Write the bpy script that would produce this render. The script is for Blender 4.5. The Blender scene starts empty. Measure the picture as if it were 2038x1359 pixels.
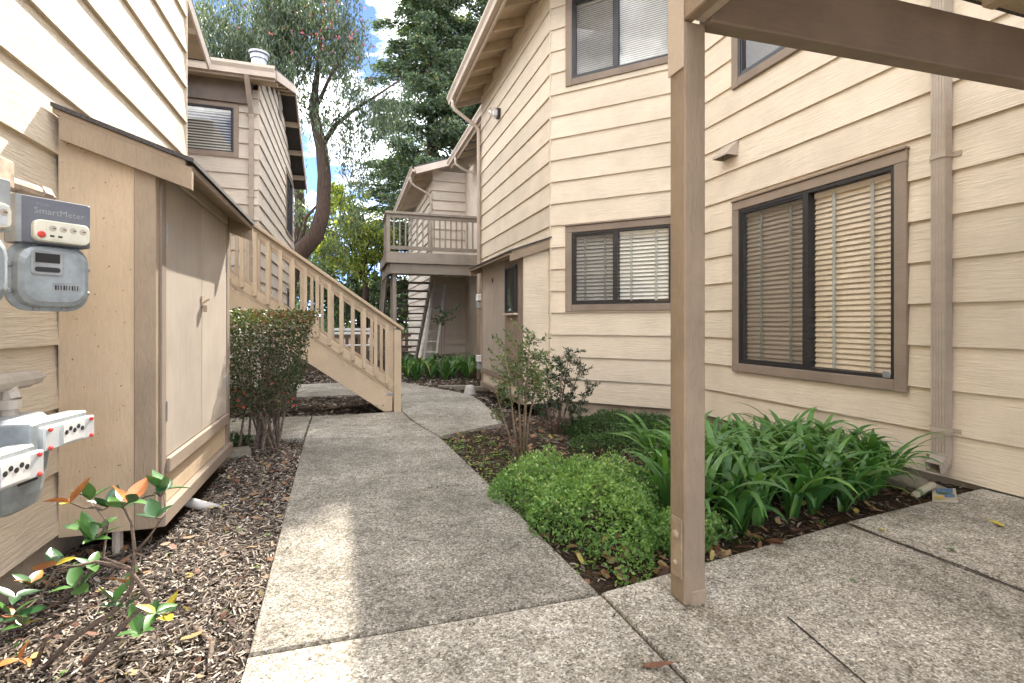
import bpy, math, random
import numpy as np
from mathutils import Matrix, Vector, Euler

# ------------------------------------------------------------------ camera, sky, sun, exposure
scene = bpy.context.scene
col = scene.collection
R = math.radians
rng = np.random.default_rng(7)
rnd = random.Random(11)

cam_d = bpy.data.cameras.new("camera"); cam = bpy.data.objects.new("camera", cam_d); col.objects.link(cam)
cam_d.sensor_width = 36.0
cam_d.lens = 1010.0 / 2038.0 * 36.0
cam_d.shift_y = -37.5 / 2038.0
cam_d.clip_start = 0.02
cam_d.clip_end = 2000.0
cam.location = (0, 0, 1.0)
cam.rotation_euler = (R(90), 0, R(-17.84))
scene.camera = cam

SUN = Vector((0.335, 1.04, 1.0)).normalized()       # towards the sun
EL = math.asin(SUN.z); AZ = math.atan2(SUN.x, SUN.y)
world = bpy.data.worlds.new("World"); scene.world = world; world.use_nodes = True
wn = world.node_tree.nodes; wl = world.node_tree.links
wn.clear()
wout = wn.new("ShaderNodeOutputWorld"); bg = wn.new("ShaderNodeBackground")
sky = wn.new("ShaderNodeTexSky"); sky.sky_type = 'NISHITA'; sky.sun_disc = False
sky.sun_elevation = EL; sky.sun_rotation = AZ
sky.air_density = 0.18; sky.dust_density = 0.0; sky.ozone_density = 1.0
tc = wn.new("ShaderNodeTexCoord"); mp = wn.new("ShaderNodeMapping"); mp.inputs['Scale'].default_value = (1.0, 1.0, 2.2); mp.inputs['Location'].default_value = (5.1, 2.7, 1.2)
cn = wn.new("ShaderNodeTexNoise"); cn.inputs['Scale'].default_value = 3.2; cn.inputs['Detail'].default_value = 7; cn.inputs['Roughness'].default_value = 0.6
cr = wn.new("ShaderNodeValToRGB"); cr.color_ramp.elements[0].position = 0.44; cr.color_ramp.elements[1].position = 0.58
mx = wn.new("ShaderNodeMixRGB"); mx.inputs[2].default_value = (9.2, 9.25, 9.35, 1)
wl.new(tc.outputs['Generated'], mp.inputs['Vector']); wl.new(mp.outputs[0], cn.inputs['Vector'])
wl.new(cn.outputs[0], cr.inputs[0]); wl.new(cr.outputs[0], mx.inputs[0]); wl.new(sky.outputs[0], mx.inputs[1])
wl.new(mx.outputs[0], bg.inputs[0]); bg.inputs[1].default_value = 0.15
wl.new(bg.outputs[0], wout.inputs[0])

sun_d = bpy.data.lights.new("sun", 'SUN'); sun_d.energy = 2.4; sun_d.angle = R(0.5); sun_d.color = (1.0, 0.93, 0.82)
sun = bpy.data.objects.new("sun", sun_d); col.objects.link(sun)
sun.rotation_euler = SUN.to_track_quat('Z', 'Y').to_euler(); sun.location = SUN * 60

scene.view_settings.view_transform = 'Standard'
scene.view_settings.look = 'None'
scene.view_settings.gamma = 1.0
scene.view_settings.exposure = 2.6
scene.render.engine = 'CYCLES'
scene.cycles.use_denoising = True
scene.cycles.max_bounces = 8
scene.cycles.diffuse_bounces = 4
scene.cycles.transparent_max_bounces = 16
scene.cycles.sample_clamp_indirect = 6.0

# ------------------------------------------------------------------ materials
def new_mat(name):
    m = bpy.data.materials.new(name); m.use_nodes = True
    nt = m.node_tree; nt.nodes.clear()
    out = nt.nodes.new("ShaderNodeOutputMaterial"); p = nt.nodes.new("ShaderNodeBsdfPrincipled")
    nt.links.new(p.outputs[0], out.inputs[0])
    return m, nt, p, out

def nd(nt, t, **kw):
    n = nt.nodes.new(t)
    for k, v in kw.items():
        if k in n.inputs: n.inputs[k].default_value = v
        else: setattr(n, k, v)
    return n

def coords(nt, scale=(1, 1, 1), space='Object', offset=True):
    t = nt.nodes.new("ShaderNodeTexCoord"); m = nt.nodes.new("ShaderNodeMapping"); m.inputs['Scale'].default_value = scale
    if space == 'World':
        g = nt.nodes.new("ShaderNodeNewGeometry"); nt.links.new(g.outputs['Position'], m.inputs['Vector'])
    else:
        src = t.outputs['Object']
        if offset:
            oi = nt.nodes.new("ShaderNodeObjectInfo")
            mu = nt.nodes.new("ShaderNodeVectorMath"); mu.operation = 'MULTIPLY_ADD'
            cb = nt.nodes.new("ShaderNodeCombineXYZ")
            for i in range(3): nt.links.new(oi.outputs['Random'], cb.inputs[i])
            mu.inputs[1].default_value = (37.0, 11.0, 23.0)
            nt.links.new(cb.outputs[0], mu.inputs[0]); nt.links.new(src, mu.inputs[2])
            src = mu.outputs[0]
        nt.links.new(src, m.inputs['Vector'])
    return m.outputs[0]

def ramp(nt, fac, stops):
    r = nt.nodes.new("ShaderNodeValToRGB"); e = r.color_ramp.elements
    while len(e) < len(stops): e.new(0.5)
    for i, (p, c) in enumerate(stops):
        e[i].position = p; e[i].color = (*c, 1) if len(c) == 3 else c
    nt.links.new(fac, r.inputs[0]); return r.outputs[0]

def noise(nt, vec, scale, detail=4, rough=0.55, dist=0.0):
    n = nd(nt, "ShaderNodeTexNoise", Scale=scale, Detail=detail, Roughness=rough, Distortion=dist)
    nt.links.new(vec, n.inputs['Vector']); return n.outputs[0]

def mixc(nt, fac, a, b, mode='MIX'):
    m = nt.nodes.new("ShaderNodeMixRGB"); m.blend_type = mode
    for i, v in ((0, fac), (1, a), (2, b)):
        if isinstance(v, (int, float)): m.inputs[i].default_value = v
        elif isinstance(v, tuple): m.inputs[i].default_value = (*v, 1) if len(v) == 3 else v
        else: nt.links.new(v, m.inputs[i])
    return m.outputs[0]

def bump(nt, p, h, strength=0.4, dist=0.005, prev=None):
    b = nd(nt, "ShaderNodeBump", Strength=strength, Distance=dist)
    nt.links.new(h, b.inputs['Height'])
    if prev is not None: nt.links.new(prev, b.inputs['Normal'])
    nt.links.new(b.outputs[0], p.inputs['Normal']); return b.outputs[0]

def paint(name, c, rough=0.75, grain=(2.5, 40, 40), strength=0.35, dist=0.006, dirt=0.25, wave=True, pits=False):
    """painted rough-sawn or embossed wood: fine relief, faint dirt, a tone of its own for each board"""
    m, nt, p, out = new_mat(name)
    v = coords(nt, (1, 1, 1))
    vg = coords(nt, grain)
    d = noise(nt, v, 3.0, 5, 0.6)
    dr = ramp(nt, d, [(0.35, tuple(x * (1 - dirt) for x in c)), (0.6, c)])
    oi = nt.nodes.new("ShaderNodeObjectInfo")
    tone = ramp(nt, oi.outputs['Random'], [(0.0, (0.90, 0.895, 0.89)), (1.0, (1.04, 1.03, 1.02))])
    cc = mixc(nt, 1.0, dr, tone, 'MULTIPLY')
    g = noise(nt, vg, 1.0, 6, 0.65, 1.2)
    cg = ramp(nt, g, [(0.3, (0.86, 0.85, 0.84)), (0.55, (1, 1, 1))])
    cc = mixc(nt, 0.6, cc, mixc(nt, 1.0, cc, cg, 'MULTIPLY'))
    if pits:
        sp = noise(nt, v, 55, 2, 0.5)
        sr = ramp(nt, sp, [(0.70, (1, 1, 1)), (0.75, (0.35, 0.3, 0.25))])
        cc = mixc(nt, 1.0, cc, sr, 'MULTIPLY')
    nt.links.new(cc, p.inputs['Base Color']); p.inputs['Roughness'].default_value = rough
    p.inputs['Specular IOR Level'].default_value = 0.3
    b = bump(nt, p, g, strength, dist)
    return m

CREAM = (0.75, 0.645, 0.50)
TAUPE = (0.30, 0.235, 0.18)
TAN = (0.60, 0.465, 0.315)
M = {}
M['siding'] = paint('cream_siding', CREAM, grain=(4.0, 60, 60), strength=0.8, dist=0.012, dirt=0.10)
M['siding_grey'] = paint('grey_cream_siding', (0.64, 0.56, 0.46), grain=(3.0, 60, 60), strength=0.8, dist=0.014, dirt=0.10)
M['core'] = paint('inner_wall_paint', (0.22, 0.18, 0.15))
M['trim'] = paint('taupe_trim', TAUPE, grain=(6, 60, 60), strength=0.4, dist=0.004, dirt=0.2)
M['tan'] = paint('tan_panel', TAN, grain=(45, 45, 9), strength=0.55, dist=0.006, dirt=0.15, pits=True)
M['door'] = paint('closet_door_paint', (0.43, 0.37, 0.31), grain=(40, 40, 5), strength=0.3, dist=0.003, dirt=0.12)
M['post'] = paint('post_paint', (0.36, 0.28, 0.20), grain=(40, 40, 10), strength=0.8, dist=0.008, dirt=0.2)
M['stair'] = paint('stair_paint', (0.58, 0.455, 0.315), grain=(40, 40, 20), strength=0.5, dist=0.005, dirt=0.12)
M['tread'] = paint('stair_tread_paint', (0.23, 0.18, 0.14), dirt=0.3)
M['balcony'] = paint('balcony_paint', (0.33, 0.28, 0.225), dirt=0.2)
M['fascia'] = paint('fascia_paint', (0.56, 0.47, 0.38), strength=0.2, dirt=0.12)
M['gutter'] = paint('gutter_paint', (0.46, 0.385, 0.31), rough=0.5, grain=(2, 8, 8), strength=0.08, dirt=0.15)
M['soffit'] = paint('soffit_paint', (0.52, 0.415, 0.29), dirt=0.2)
M['found'] = paint('foundation_concrete', (0.42, 0.35, 0.27), grain=(20, 20, 20), strength=0.6, dist=0.01, dirt=0.4, pits=True)

def shingle():
    m, nt, p, out = new_mat('asphalt_shingle'); v = coords(nt, (1, 1, 1))
    n = noise(nt, v, 120, 3); nt.links.new(ramp(nt, n, [(0.3, (0.025, 0.024, 0.024)), (0.7, (0.11, 0.10, 0.095))]), p.inputs['Base Color'])
    p.inputs['Roughness'].default_value = 0.95; bump(nt, p, n, 0.8, 0.004); return m
M['shingle'] = shingle()

def concrete(name, k):
    m, nt, p, out = new_mat(name)
    v = coords(nt, (1, 1, 1), 'World')
    vo = nd(nt, "ShaderNodeTexVoronoi", Scale=175.0); nt.links.new(v, vo.inputs['Vector'])
    vo2 = nd(nt, "ShaderNodeTexVoronoi", Scale=80.0); nt.links.new(v, vo2.inputs['Vector'])
    sep = nt.nodes.new("ShaderNodeSeparateColor"); nt.links.new(vo.outputs['Color'], sep.inputs[0])
    sep2 = nt.nodes.new("ShaderNodeSeparateColor"); nt.links.new(vo2.outputs['Color'], sep2.inputs[0])
    st = ramp(nt, sep.outputs[0], [(0.0, (0.13, 0.118, 0.10)), (0.3, (0.27, 0.248, 0.215)), (0.62, (0.36, 0.335, 0.295)), (0.86, (0.44, 0.41, 0.365)), (1.0, (0.64, 0.605, 0.55))])
    st2 = ramp(nt, sep2.outputs[1], [(0.0, (0.6, 0.58, 0.55)), (0.4, (1, 1, 1)), (0.9, (1.0, 0.99, 0.97)), (1.0, (1.25, 1.22, 1.16))])
    c = mixc(nt, 1.0, st, st2, 'MULTIPLY')
    n1 = noise(nt, v, 1.3, 6, 0.65)
    c = mixc(nt, 1.0, c, ramp(nt, n1, [(0.32, (0.62, 0.61, 0.59)), (0.60, (1.08, 1.07, 1.05))]), 'MULTIPLY')
    n2 = noise(nt, v, 9.0, 6, 0.7)
    c = mixc(nt, 1.0, c, ramp(nt, n2, [(0.36, (0.72, 0.71, 0.68)), (0.6, (1.05, 1.05, 1.04))]), 'MULTIPLY')
    oi = nt.nodes.new("ShaderNodeObjectInfo")
    c = mixc(nt, 1.0, c, ramp(nt, oi.outputs['Random'], [(0, (0.93, 0.92, 0.91)), (1, (1.05, 1.04, 1.03))]), 'MULTIPLY')
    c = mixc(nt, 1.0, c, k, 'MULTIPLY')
    nt.links.new(c, p.inputs['Base Color']); p.inputs['Roughness'].default_value = 0.92; p.inputs['Specular IOR Level'].default_value = 0.2
    h = mixc(nt, 0.5, vo.outputs['Distance'], n2)
    bump(nt, p, h, 0.6, 0.004); return m
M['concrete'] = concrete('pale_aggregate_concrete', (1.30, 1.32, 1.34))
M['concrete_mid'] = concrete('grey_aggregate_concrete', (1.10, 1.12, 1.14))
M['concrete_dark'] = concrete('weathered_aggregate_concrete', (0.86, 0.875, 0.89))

def soil():
    m, nt, p, out = new_mat('dark_mulch_soil')
    v = coords(nt, (1, 1, 1), 'World')
    n = noise(nt, v, 60, 6, 0.7); n2 = noise(nt, v, 2.0, 4)
    c = ramp(nt, n, [(0.28, (0.012, 0.009, 0.007)), (0.5, (0.06, 0.042, 0.03)), (0.62, (0.11, 0.08, 0.055)), (0.78, (0.22, 0.17, 0.125))])
    c = mixc(nt, 1.0, c, ramp(nt, n2, [(0.35, (0.7, 0.68, 0.66)), (0.7, (1.1, 1.08, 1.0))]), 'MULTIPLY')
    nt.links.new(c, p.inputs['Base Color']); p.inputs['Roughness'].default_value = 1.0; p.inputs['Specular IOR Level'].default_value = 0.1
    bump(nt, p, n, 1.0, 0.02); return m
M['soil'] = soil()

def rnd_mat(name, stops, rough=0.6, trans=0.0, spec=0.4, noise_amt=0.0):
    """colour picked from the ramp by the per-piece value stored on the mesh"""
    m, nt, p, out = new_mat(name)
    a = nt.nodes.new("ShaderNodeAttribute"); a.attribute_name = 'rnd'
    c = ramp(nt, a.outputs['Fac'], stops)
    if noise_amt:
        v = coords(nt, (1, 1, 1)); n = noise(nt, v, 60, 4)
        c = mixc(nt, noise_amt, c, mixc(nt, 1.0, c, ramp(nt, n, [(0.3, (0.4, 0.4, 0.4)), (0.7, (1.3, 1.3, 1.3))]), 'MULTIPLY'))
    nt.links.new(c, p.inputs['Base Color']); p.inputs['Roughness'].default_value = rough
    p.inputs['Specular IOR Level'].default_value = spec
    if trans > 0:
        t = nt.nodes.new("ShaderNodeBsdfTranslucent"); ms = nt.nodes.new("ShaderNodeMixShader"); ms.inputs[0].default_value = trans
        cc = mixc(nt, 1.0, c, (1.6, 1.7, 0.7), 'MULTIPLY')
        nt.links.new(cc, t.inputs[0]); nt.links.new(p.outputs[0], ms.inputs[1]); nt.links.new(t.outputs[0], ms.inputs[2])
        nt.links.new(ms.outputs[0], out.inputs[0])
    return m
M['chips'] = rnd_mat('bark_chips', [(0.0, (0.022, 0.019, 0.017)), (0.35, (0.085, 0.068, 0.056)), (0.6, (0.17, 0.13, 0.10)), (0.8, (0.30, 0.25, 0.20)), (1.0, (0.50, 0.45, 0.39))], rough=0.9, spec=0.2)
M['litter'] = rnd_mat('dry_leaf_litter', [(0.0, (0.05, 0.025, 0.018)), (0.4, (0.16, 0.07, 0.04)), (0.7, (0.26, 0.14, 0.07)), (0.9, (0.32, 0.22, 0.13)), (1.0, (0.36, 0.30, 0.07))], rough=0.7, trans=0.15)
M['weeds'] = rnd_mat('small_weeds', [(0.0, (0.06, 0.13, 0.03)), (0.6, (0.14, 0.24, 0.05)), (1.0, (0.30, 0.36, 0.06))], trans=0.3)
M['hedge'] = rnd_mat('hedge_leaves', [(0.0, (0.02, 0.032, 0.012)), (0.5, (0.055, 0.085, 0.025)), (0.82, (0.13, 0.18, 0.05)), (0.93, (0.12, 0.06, 0.03)), (1.0, (0.18, 0.07, 0.035))], rough=0.45, trans=0.2)
M['redleaf'] = rnd_mat('red_leaves', [(0, (0.5, 0.05, 0.03)), (1, (0.6, 0.12, 0.05))], trans=0.3)
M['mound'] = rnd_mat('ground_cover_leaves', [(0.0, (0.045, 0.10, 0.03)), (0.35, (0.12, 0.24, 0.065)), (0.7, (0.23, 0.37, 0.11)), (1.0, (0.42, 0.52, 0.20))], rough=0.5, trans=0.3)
M['mound2'] = rnd_mat('dark_ground_cover_leaves', [(0.0, (0.02, 0.05, 0.018)), (0.6, (0.05, 0.11, 0.035)), (1.0, (0.13, 0.20, 0.07))], rough=0.5, trans=0.25)
M['aga'] = rnd_mat('strap_leaves', [(0.0, (0.028, 0.09, 0.024)), (0.5, (0.065, 0.17, 0.04)), (0.85, (0.12, 0.25, 0.06)), (0.94, (0.20, 0.33, 0.09)), (1.0, (0.42, 0.36, 0.12))], rough=0.35, trans=0.22, spec=0.5)
M['nandina'] = rnd_mat('nandina_leaves', [(0.0, (0.05, 0.085, 0.04)), (0.6, (0.13, 0.20, 0.085)), (0.9, (0.24, 0.28, 0.12)), (1.0, (0.34, 0.17, 0.10))], trans=0.25)
M['bush'] = rnd_mat('dark_bush_leaves', [(0.0, (0.018, 0.035, 0.02)), (0.6, (0.045, 0.08, 0.045)), (1.0, (0.12, 0.15, 0.09))], trans=0.2)
M['euc'] = rnd_mat('weeping_tree_leaves', [(0.0, (0.04, 0.06, 0.038)), (0.55, (0.10, 0.135, 0.085)), (0.9, (0.20, 0.225, 0.135)), (1.0, (0.30, 0.25, 0.11))], rough=0.45, trans=0.35)
M['flower'] = rnd_mat('pink_blossom', [(0.0, (0.45, 0.06, 0.14)), (1.0, (0.70, 0.20, 0.28))], trans=0.3)
M['redwood'] = rnd_mat('conifer_leaves', [(0.0, (0.032, 0.056, 0.036)), (0.6, (0.095, 0.14, 0.085)), (0.9, (0.17, 0.22, 0.12)), (1.0, (0.22, 0.16, 0.09))], rough=0.6, trans=0.3)
M['lime'] = rnd_mat('yellow_green_leaves', [(0.0, (0.07, 0.11, 0.025)), (0.5, (0.18, 0.24, 0.05)), (1.0, (0.44, 0.42, 0.09))], trans=0.4)

def bark(name, c, sc=(14, 14, 2.5)):
    m, nt, p, out = new_mat(name); v = coords(nt, sc); n = noise(nt, v, 1.6, 6, 0.7, 0.6)
    nt.links.new(ramp(nt, n, [(0.3, tuple(x * 0.35 for x in c)), (0.65, c)]), p.inputs['Base Color'])
    p.inputs['Roughness'].default_value = 0.95; bump(nt, p, n, 1.0, 0.03); return m
M['bark'] = bark('tree_bark', (0.085, 0.052, 0.035))
M['twig'] = bark('grey_twig', (0.34, 0.25, 0.19), (30, 30, 30))
M['cane'] = bark('pale_cane', (0.40, 0.30, 0.19), (30, 30, 10))

def plain(name, c, rough=0.5, metal=0.0, spec=0.5, var=0.15, sc=12.0, b=0.0):
    m, nt, p, out = new_mat(name); v = coords(nt, (1, 1, 1)); n = noise(nt, v, sc, 6, 0.65)
    nt.links.new(ramp(nt, n, [(0.32, tuple(x * (1 - var) for x in c)), (0.65, c)]), p.inputs['Base Color'])
    p.inputs['Roughness'].default_value = rough; p.inputs['Metallic'].default_value = metal; p.inputs['Specular IOR Level'].default_value = spec
    if b: bump(nt, p, n, b, 0.002)
    return m
M['bronze'] = plain('dark_window_aluminium', (0.035, 0.034, 0.036), 0.4, 0.3)
M['slat'] = plain('tan_blind_slat', (0.76, 0.60, 0.43), 0.5)
M['slat_w'] = plain('white_blind_slat', (0.82, 0.77, 0.69), 0.5)
M['tape'] = plain('grey_blind_tape', (0.42, 0.42, 0.38), 0.8)
M['meter'] = plain('grey_meter_enamel', (0.36, 0.40, 0.42), 0.4, 0.15, var=0.35, sc=16, b=0.1)
M['meter_pale'] = plain('pale_meter_metal', (0.38, 0.395, 0.40), 0.4, 0.1, var=0.35)
M['smart'] = plain('blue_grey_plastic', (0.15, 0.157, 0.185), 0.45)
M['dial'] = plain('cream_dial_plate', (0.72, 0.69, 0.56), 0.4)
M['dialw'] = plain('white_dial_plate', (0.60, 0.62, 0.62), 0.3)
M['black'] = plain('black_mark', (0.03, 0.03, 0.03), 0.6)
M['redp'] = plain('red_plastic', (0.62, 0.06, 0.05), 0.4)
M['white'] = plain('white_enamel', (0.80, 0.79, 0.76), 0.4)
M['rustpipe'] = plain('rusty_painted_pipe', (0.60, 0.46, 0.33), 0.7, var=0.6, sc=22)
M['pipe'] = plain('painted_pipe', (0.52, 0.45, 0.37), 0.6, var=0.3)
M['pvc'] = plain('white_plastic_pipe', (0.55, 0.52, 0.48), 0.5, var=0.3)
M['galv'] = plain('galvanised_steel', (0.42, 0.43, 0.44), 0.4, 0.6, var=0.3)
M['block'] = plain('pale_concrete_block', (0.30, 0.27, 0.21), 0.95, var=0.4, sc=30, b=0.5)
M['paper'] = plain('folded_newsprint', (0.42, 0.375, 0.28), 0.9, var=0.1)
M['print'] = plain('printed_advert_blue', (0.10, 0.20, 0.34), 0.8, var=0.6, sc=40)
M['printy'] = plain('printed_advert_yellow', (0.60, 0.42, 0.07), 0.8, var=0.4, sc=40)
M['rust'] = plain('bolt_head_paint', (0.42, 0.33, 0.23), 0.6, var=0.4)
M['alum'] = plain('aluminium_ladder', (0.60, 0.60, 0.58), 0.35, 0.4)
M['joint'] = plain('dirty_joint', (0.05, 0.04, 0.03), 1.0, var=0.6, sc=60, b=0.6)
M['brown_fence'] = paint('brown_fence_paint', (0.17, 0.115, 0.08))
M['leaf_g'] = plain('glossy_green_leaf', (0.09, 0.21, 0.05), 0.3, var=0.4, sc=30)
M['leaf_d'] = plain('dark_green_leaf', (0.035, 0.10, 0.035), 0.3, var=0.4, sc=30)
M['leaf_y'] = plain('yellow_leaf', (0.52, 0.42, 0.05), 0.4, var=0.4, sc=30)
M['leaf_o'] = plain('orange_leaf', (0.55, 0.19, 0.05), 0.4, var=0.4, sc=30)
M['leaf_b'] = plain('brown_dry_leaf', (0.19, 0.08, 0.04), 0.7, var=0.5, sc=40)

def glass(name, tint=(1, 1, 1), base=0.09, gain=0.85):
    m, nt, p, out = new_mat(name); nt.nodes.remove(p)
    t = nt.nodes.new("ShaderNodeBsdfTransparent"); t.inputs[0].default_value = (*tint, 1)
    g = nt.nodes.new("ShaderNodeBsdfGlossy"); g.inputs['Roughness'].default_value = 0.015
    v = coords(nt, (1, 1, 1)); n = noise(nt, v, 3.5, 2)
    b = nd(nt, "ShaderNodeBump", Strength=0.04, Distance=0.02); nt.links.new(n, b.inputs['Height']); nt.links.new(b.outputs[0], g.inputs['Normal'])
    lw = nt.nodes.new("ShaderNodeLayerWeight"); lw.inputs[0].default_value = 0.5
    pw = nt.nodes.new("ShaderNodeMath"); pw.operation = 'POWER'; pw.inputs[1].default_value = 4.0; nt.links.new(lw.outputs['Facing'], pw.inputs[0])
    f = nt.nodes.new("ShaderNodeMath"); f.operation = 'MULTIPLY_ADD'; f.inputs[1].default_value = gain; f.inputs[2].default_value = base; nt.links.new(pw.outputs[0], f.inputs[0])
    ms = nt.nodes.new("ShaderNodeMixShader"); nt.links.new(f.outputs[0], ms.inputs[0]); nt.links.new(t.outputs[0], ms.inputs[1]); nt.links.new(g.outputs[0], ms.inputs[2])
    nt.links.new(ms.outputs[0], out.inputs[0]); return m
M['glass'] = glass('window_glass', (0.94, 0.96, 0.95))
M['dial_glass'] = glass('clear_dial_cover', (0.97, 0.97, 0.97))
def screen_mat():
    m, nt, p, out = new_mat('insect_screen'); p.inputs['Base Color'].default_value = (0.06, 0.055, 0.05, 1); p.inputs['Roughness'].default_value = 0.8
    t = nt.nodes.new("ShaderNodeBsdfTransparent"); ms = nt.nodes.new("ShaderNodeMixShader"); ms.inputs[0].default_value = 0.36
    v = coords(nt, (1, 1, 1)); n = noise(nt, v, 30, 2); nt.links.new(ramp(nt, n, [(0.3, (0.05, 0.045, 0.04)), (0.7, (0.08, 0.072, 0.065))]), p.inputs['Base Color'])
    nt.links.new(t.outputs[0], ms.inputs[1]); nt.links.new(p.outputs[0], ms.inputs[2]); nt.links.new(ms.outputs[0], out.inputs[0]); return m
M['screen'] = screen_mat()

# ------------------------------------------------------------------ mesh helpers
I4 = Matrix.Identity(4)
def wm(o):
    m = o.matrix_basis.copy()
    while o.parent is not None:
        o = o.parent; m = o.matrix_basis @ m
    return m

def link(o, parent=None, W=I4):
    """W is the wanted world matrix"""
    col.objects.link(o)
    if parent is not None:
        o.parent = parent; o.matrix_basis = wm(parent).inverted() @ W
    else: o.matrix_basis = W
    return o

def tag(o, label=None, cat=None, group=None, kind=None):
    if label: o['label'] = label
    if cat: o['category'] = cat
    if group: o['group'] = group
    if kind: o['kind'] = kind
    return o

def empty(name, loc=(0, 0, 0), label=None, cat=None, group=None, kind=None, rz=0.0, parent=None):
    o = bpy.data.objects.new(name, None); o.empty_display_size = 0.1
    link(o, parent, Matrix.Translation(loc) @ Matrix.Rotation(rz, 4, 'Z'))
    return tag(o, label, cat, group, kind)

class MB:
    def __init__(s): s.v = []; s.f = []
    def add(s, vs, fs):
        b = len(s.v); s.v += [tuple(x) for x in vs]; s.f += [tuple(i + b for i in f) for f in fs]; return s
    def box(s, x0, x1, y0, y1, z0, z1):
        return s.add([(x0, y0, z0), (x1, y0, z0), (x1, y1, z0), (x0, y1, z0), (x0, y0, z1), (x1, y0, z1), (x1, y1, z1), (x0, y1, z1)],
                     [(0, 3, 2, 1), (4, 5, 6, 7), (0, 1, 5, 4), (1, 2, 6, 5), (2, 3, 7, 6), (3, 0, 4, 7)])
    def hexa(s, v8): return s.add(v8, [(0, 3, 2, 1), (4, 5, 6, 7), (0, 1, 5, 4), (1, 2, 6, 5), (2, 3, 7, 6), (3, 0, 4, 7)])
    def beam(s, p0, p1, w, h, up=(0, 0, 1)):
        """a bar of width w across and height h along up, ends square to up when the bar slopes"""
        p0 = Vector(p0); p1 = Vector(p1); d = (p1 - p0).normalized(); up = Vector(up)
        side = d.cross(up).normalized(); u = side.cross(d).normalized()
        q = []
        for p in (p0, p1):
            q += [p - side * w / 2 - u * h / 2, p + side * w / 2 - u * h / 2, p + side * w / 2 + u * h / 2, p - side * w / 2 + u * h / 2]
        return s.add(q, [(0, 1, 2, 3), (4, 7, 6, 5), (0, 4, 5, 1), (1, 5, 6, 2), (2, 6, 7, 3), (3, 7, 4, 0)])
    def prism(s, poly, a, b, f=lambda x, y, t: (x, y, t)):
        """polygon (counter-clockwise) swept from a to b; f maps (x, y, t) to space"""
        n = len(poly)
        vs = [f(x, y, a) for x, y in poly] + [f(x, y, b) for x, y in poly]
        fs = [tuple(reversed(range(n))), tuple(range(n, 2 * n))] + [(i, (i + 1) % n, n + (i + 1) % n, n + i) for i in range(n)]
        return s.add(vs, fs)
    def tube(s, pts, rad, n=8, cap=True):
        pts = [Vector(p) for p in pts]
        if isinstance(rad, (int, float)): rad = [rad] * len(pts)
        b = len(s.v); u = None; k = len(pts)
        for i, p in enumerate(pts):
            t = (pts[min(i + 1, k - 1)] - pts[max(i - 1, 0)]).normalized()
            if u is None:
                u = t.cross(Vector((0, 0, 1)))
                if u.length < 1e-3: u = t.cross(Vector((0, 1, 0)))
            u = (u - t * u.dot(t)).normalized(); w = t.cross(u)
            for j in range(n):
                a = 2 * math.pi * j / n
                s.v.append(tuple(p + (u * math.cos(a) + w * math.sin(a)) * rad[i]))
        for i in range(k - 1):
            for j in range(n):
                s.f.append((b + i * n + j, b + i * n + (j + 1) % n, b + (i + 1) * n + (j + 1) % n, b + (i + 1) * n + j))
        if cap:
            s.f.append(tuple(b + j for j in reversed(range(n)))); s.f.append(tuple(b + (k - 1) * n + j for j in range(n)))
        return s
    def lathe(s, prof, n=16, o=(0, 0, 0), axis='z'):
        b = len(s.v)
        for r, z in prof:
            for j in range(n):
                a = 2 * math.pi * j / n; x = r * math.cos(a); y = r * math.sin(a)
                q = {'z': (x, y, z), 'y': (x, z, -y), 'x': (z, x, y)}[axis]
                s.v.append((q[0] + o[0], q[1] + o[1], q[2] + o[2]))
        k = len(prof)
        for i in range(k - 1):
            for j in range(n): s.f.append((b + i * n + j, b + i * n + (j + 1) % n, b + (i + 1) * n + (j + 1) % n, b + (i + 1) * n + j))
        s.f.append(tuple(b + j for j in reversed(range(n)))); s.f.append(tuple(b + (k - 1) * n + j for j in range(n)))
        return s
    def mesh(s, name, smooth=False):
        m = bpy.data.meshes.new(name); m.from_pydata(s.v, [], s.f)
        if smooth: m.polygons.foreach_set('use_smooth', [True] * len(m.polygons))
        m.update(); return m
    def build(s, name, mat, parent=None, W=I4, bevel=0.0, smooth=False, label=None, cat=None, group=None, kind=None, seg=1):
        me = s.mesh(name, smooth); me.materials.append(M[mat])
        return put(name, me, parent, W, bevel, label, cat, group, kind, seg)

def put(name, me, parent=None, W=I4, bevel=0.0, label=None, cat=None, group=None, kind=None, seg=1):
    o = bpy.data.objects.new(name, me); link(o, parent, W); tag(o, label, cat, group, kind)
    if bevel:
        b = o.modifiers.new('bevel', 'BEVEL'); b.width = bevel; b.segments = seg; b.limit_method = 'ANGLE'; b.angle_limit = R(40)
    return o

def BX(name, mat, parent, x0, x1, y0, y1, z0, z1, W=I4, bevel=0.004, **kw):
    """a bevelled board given by its extents; its own origin sits at its centre so that the grain of each differs"""
    c = Vector(((x0 + x1) / 2, (y0 + y1) / 2, (z0 + z1) / 2)); h = Vector((abs(x1 - x0), abs(y1 - y0), abs(z1 - z0))) / 2
    return MB().box(-h.x, h.x, -h.y, h.y, -h.z, h.z).build(name, mat, parent, W @ Matrix.Translation(c), bevel, **kw)

def BEAM(name, mat, parent, p0, p1, w, h, up=(0, 0, 1), bevel=0.004, W=I4, **kw):
    p0 = Vector(p0); p1 = Vector(p1); c = (p0 + p1) / 2
    d = (p1 - p0); L = d.length; d.normalize(); up = Vector(up); side = d.cross(up).normalized(); u = side.cross(d)
    Rm = Matrix((d, -side, u)).transposed().to_4x4()
    return MB().box(-L / 2, L / 2, -w / 2, w / 2, -h / 2, h / 2).build(name, mat, parent, W @ Matrix.Translation(c) @ Rm, bevel, **kw)

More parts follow.
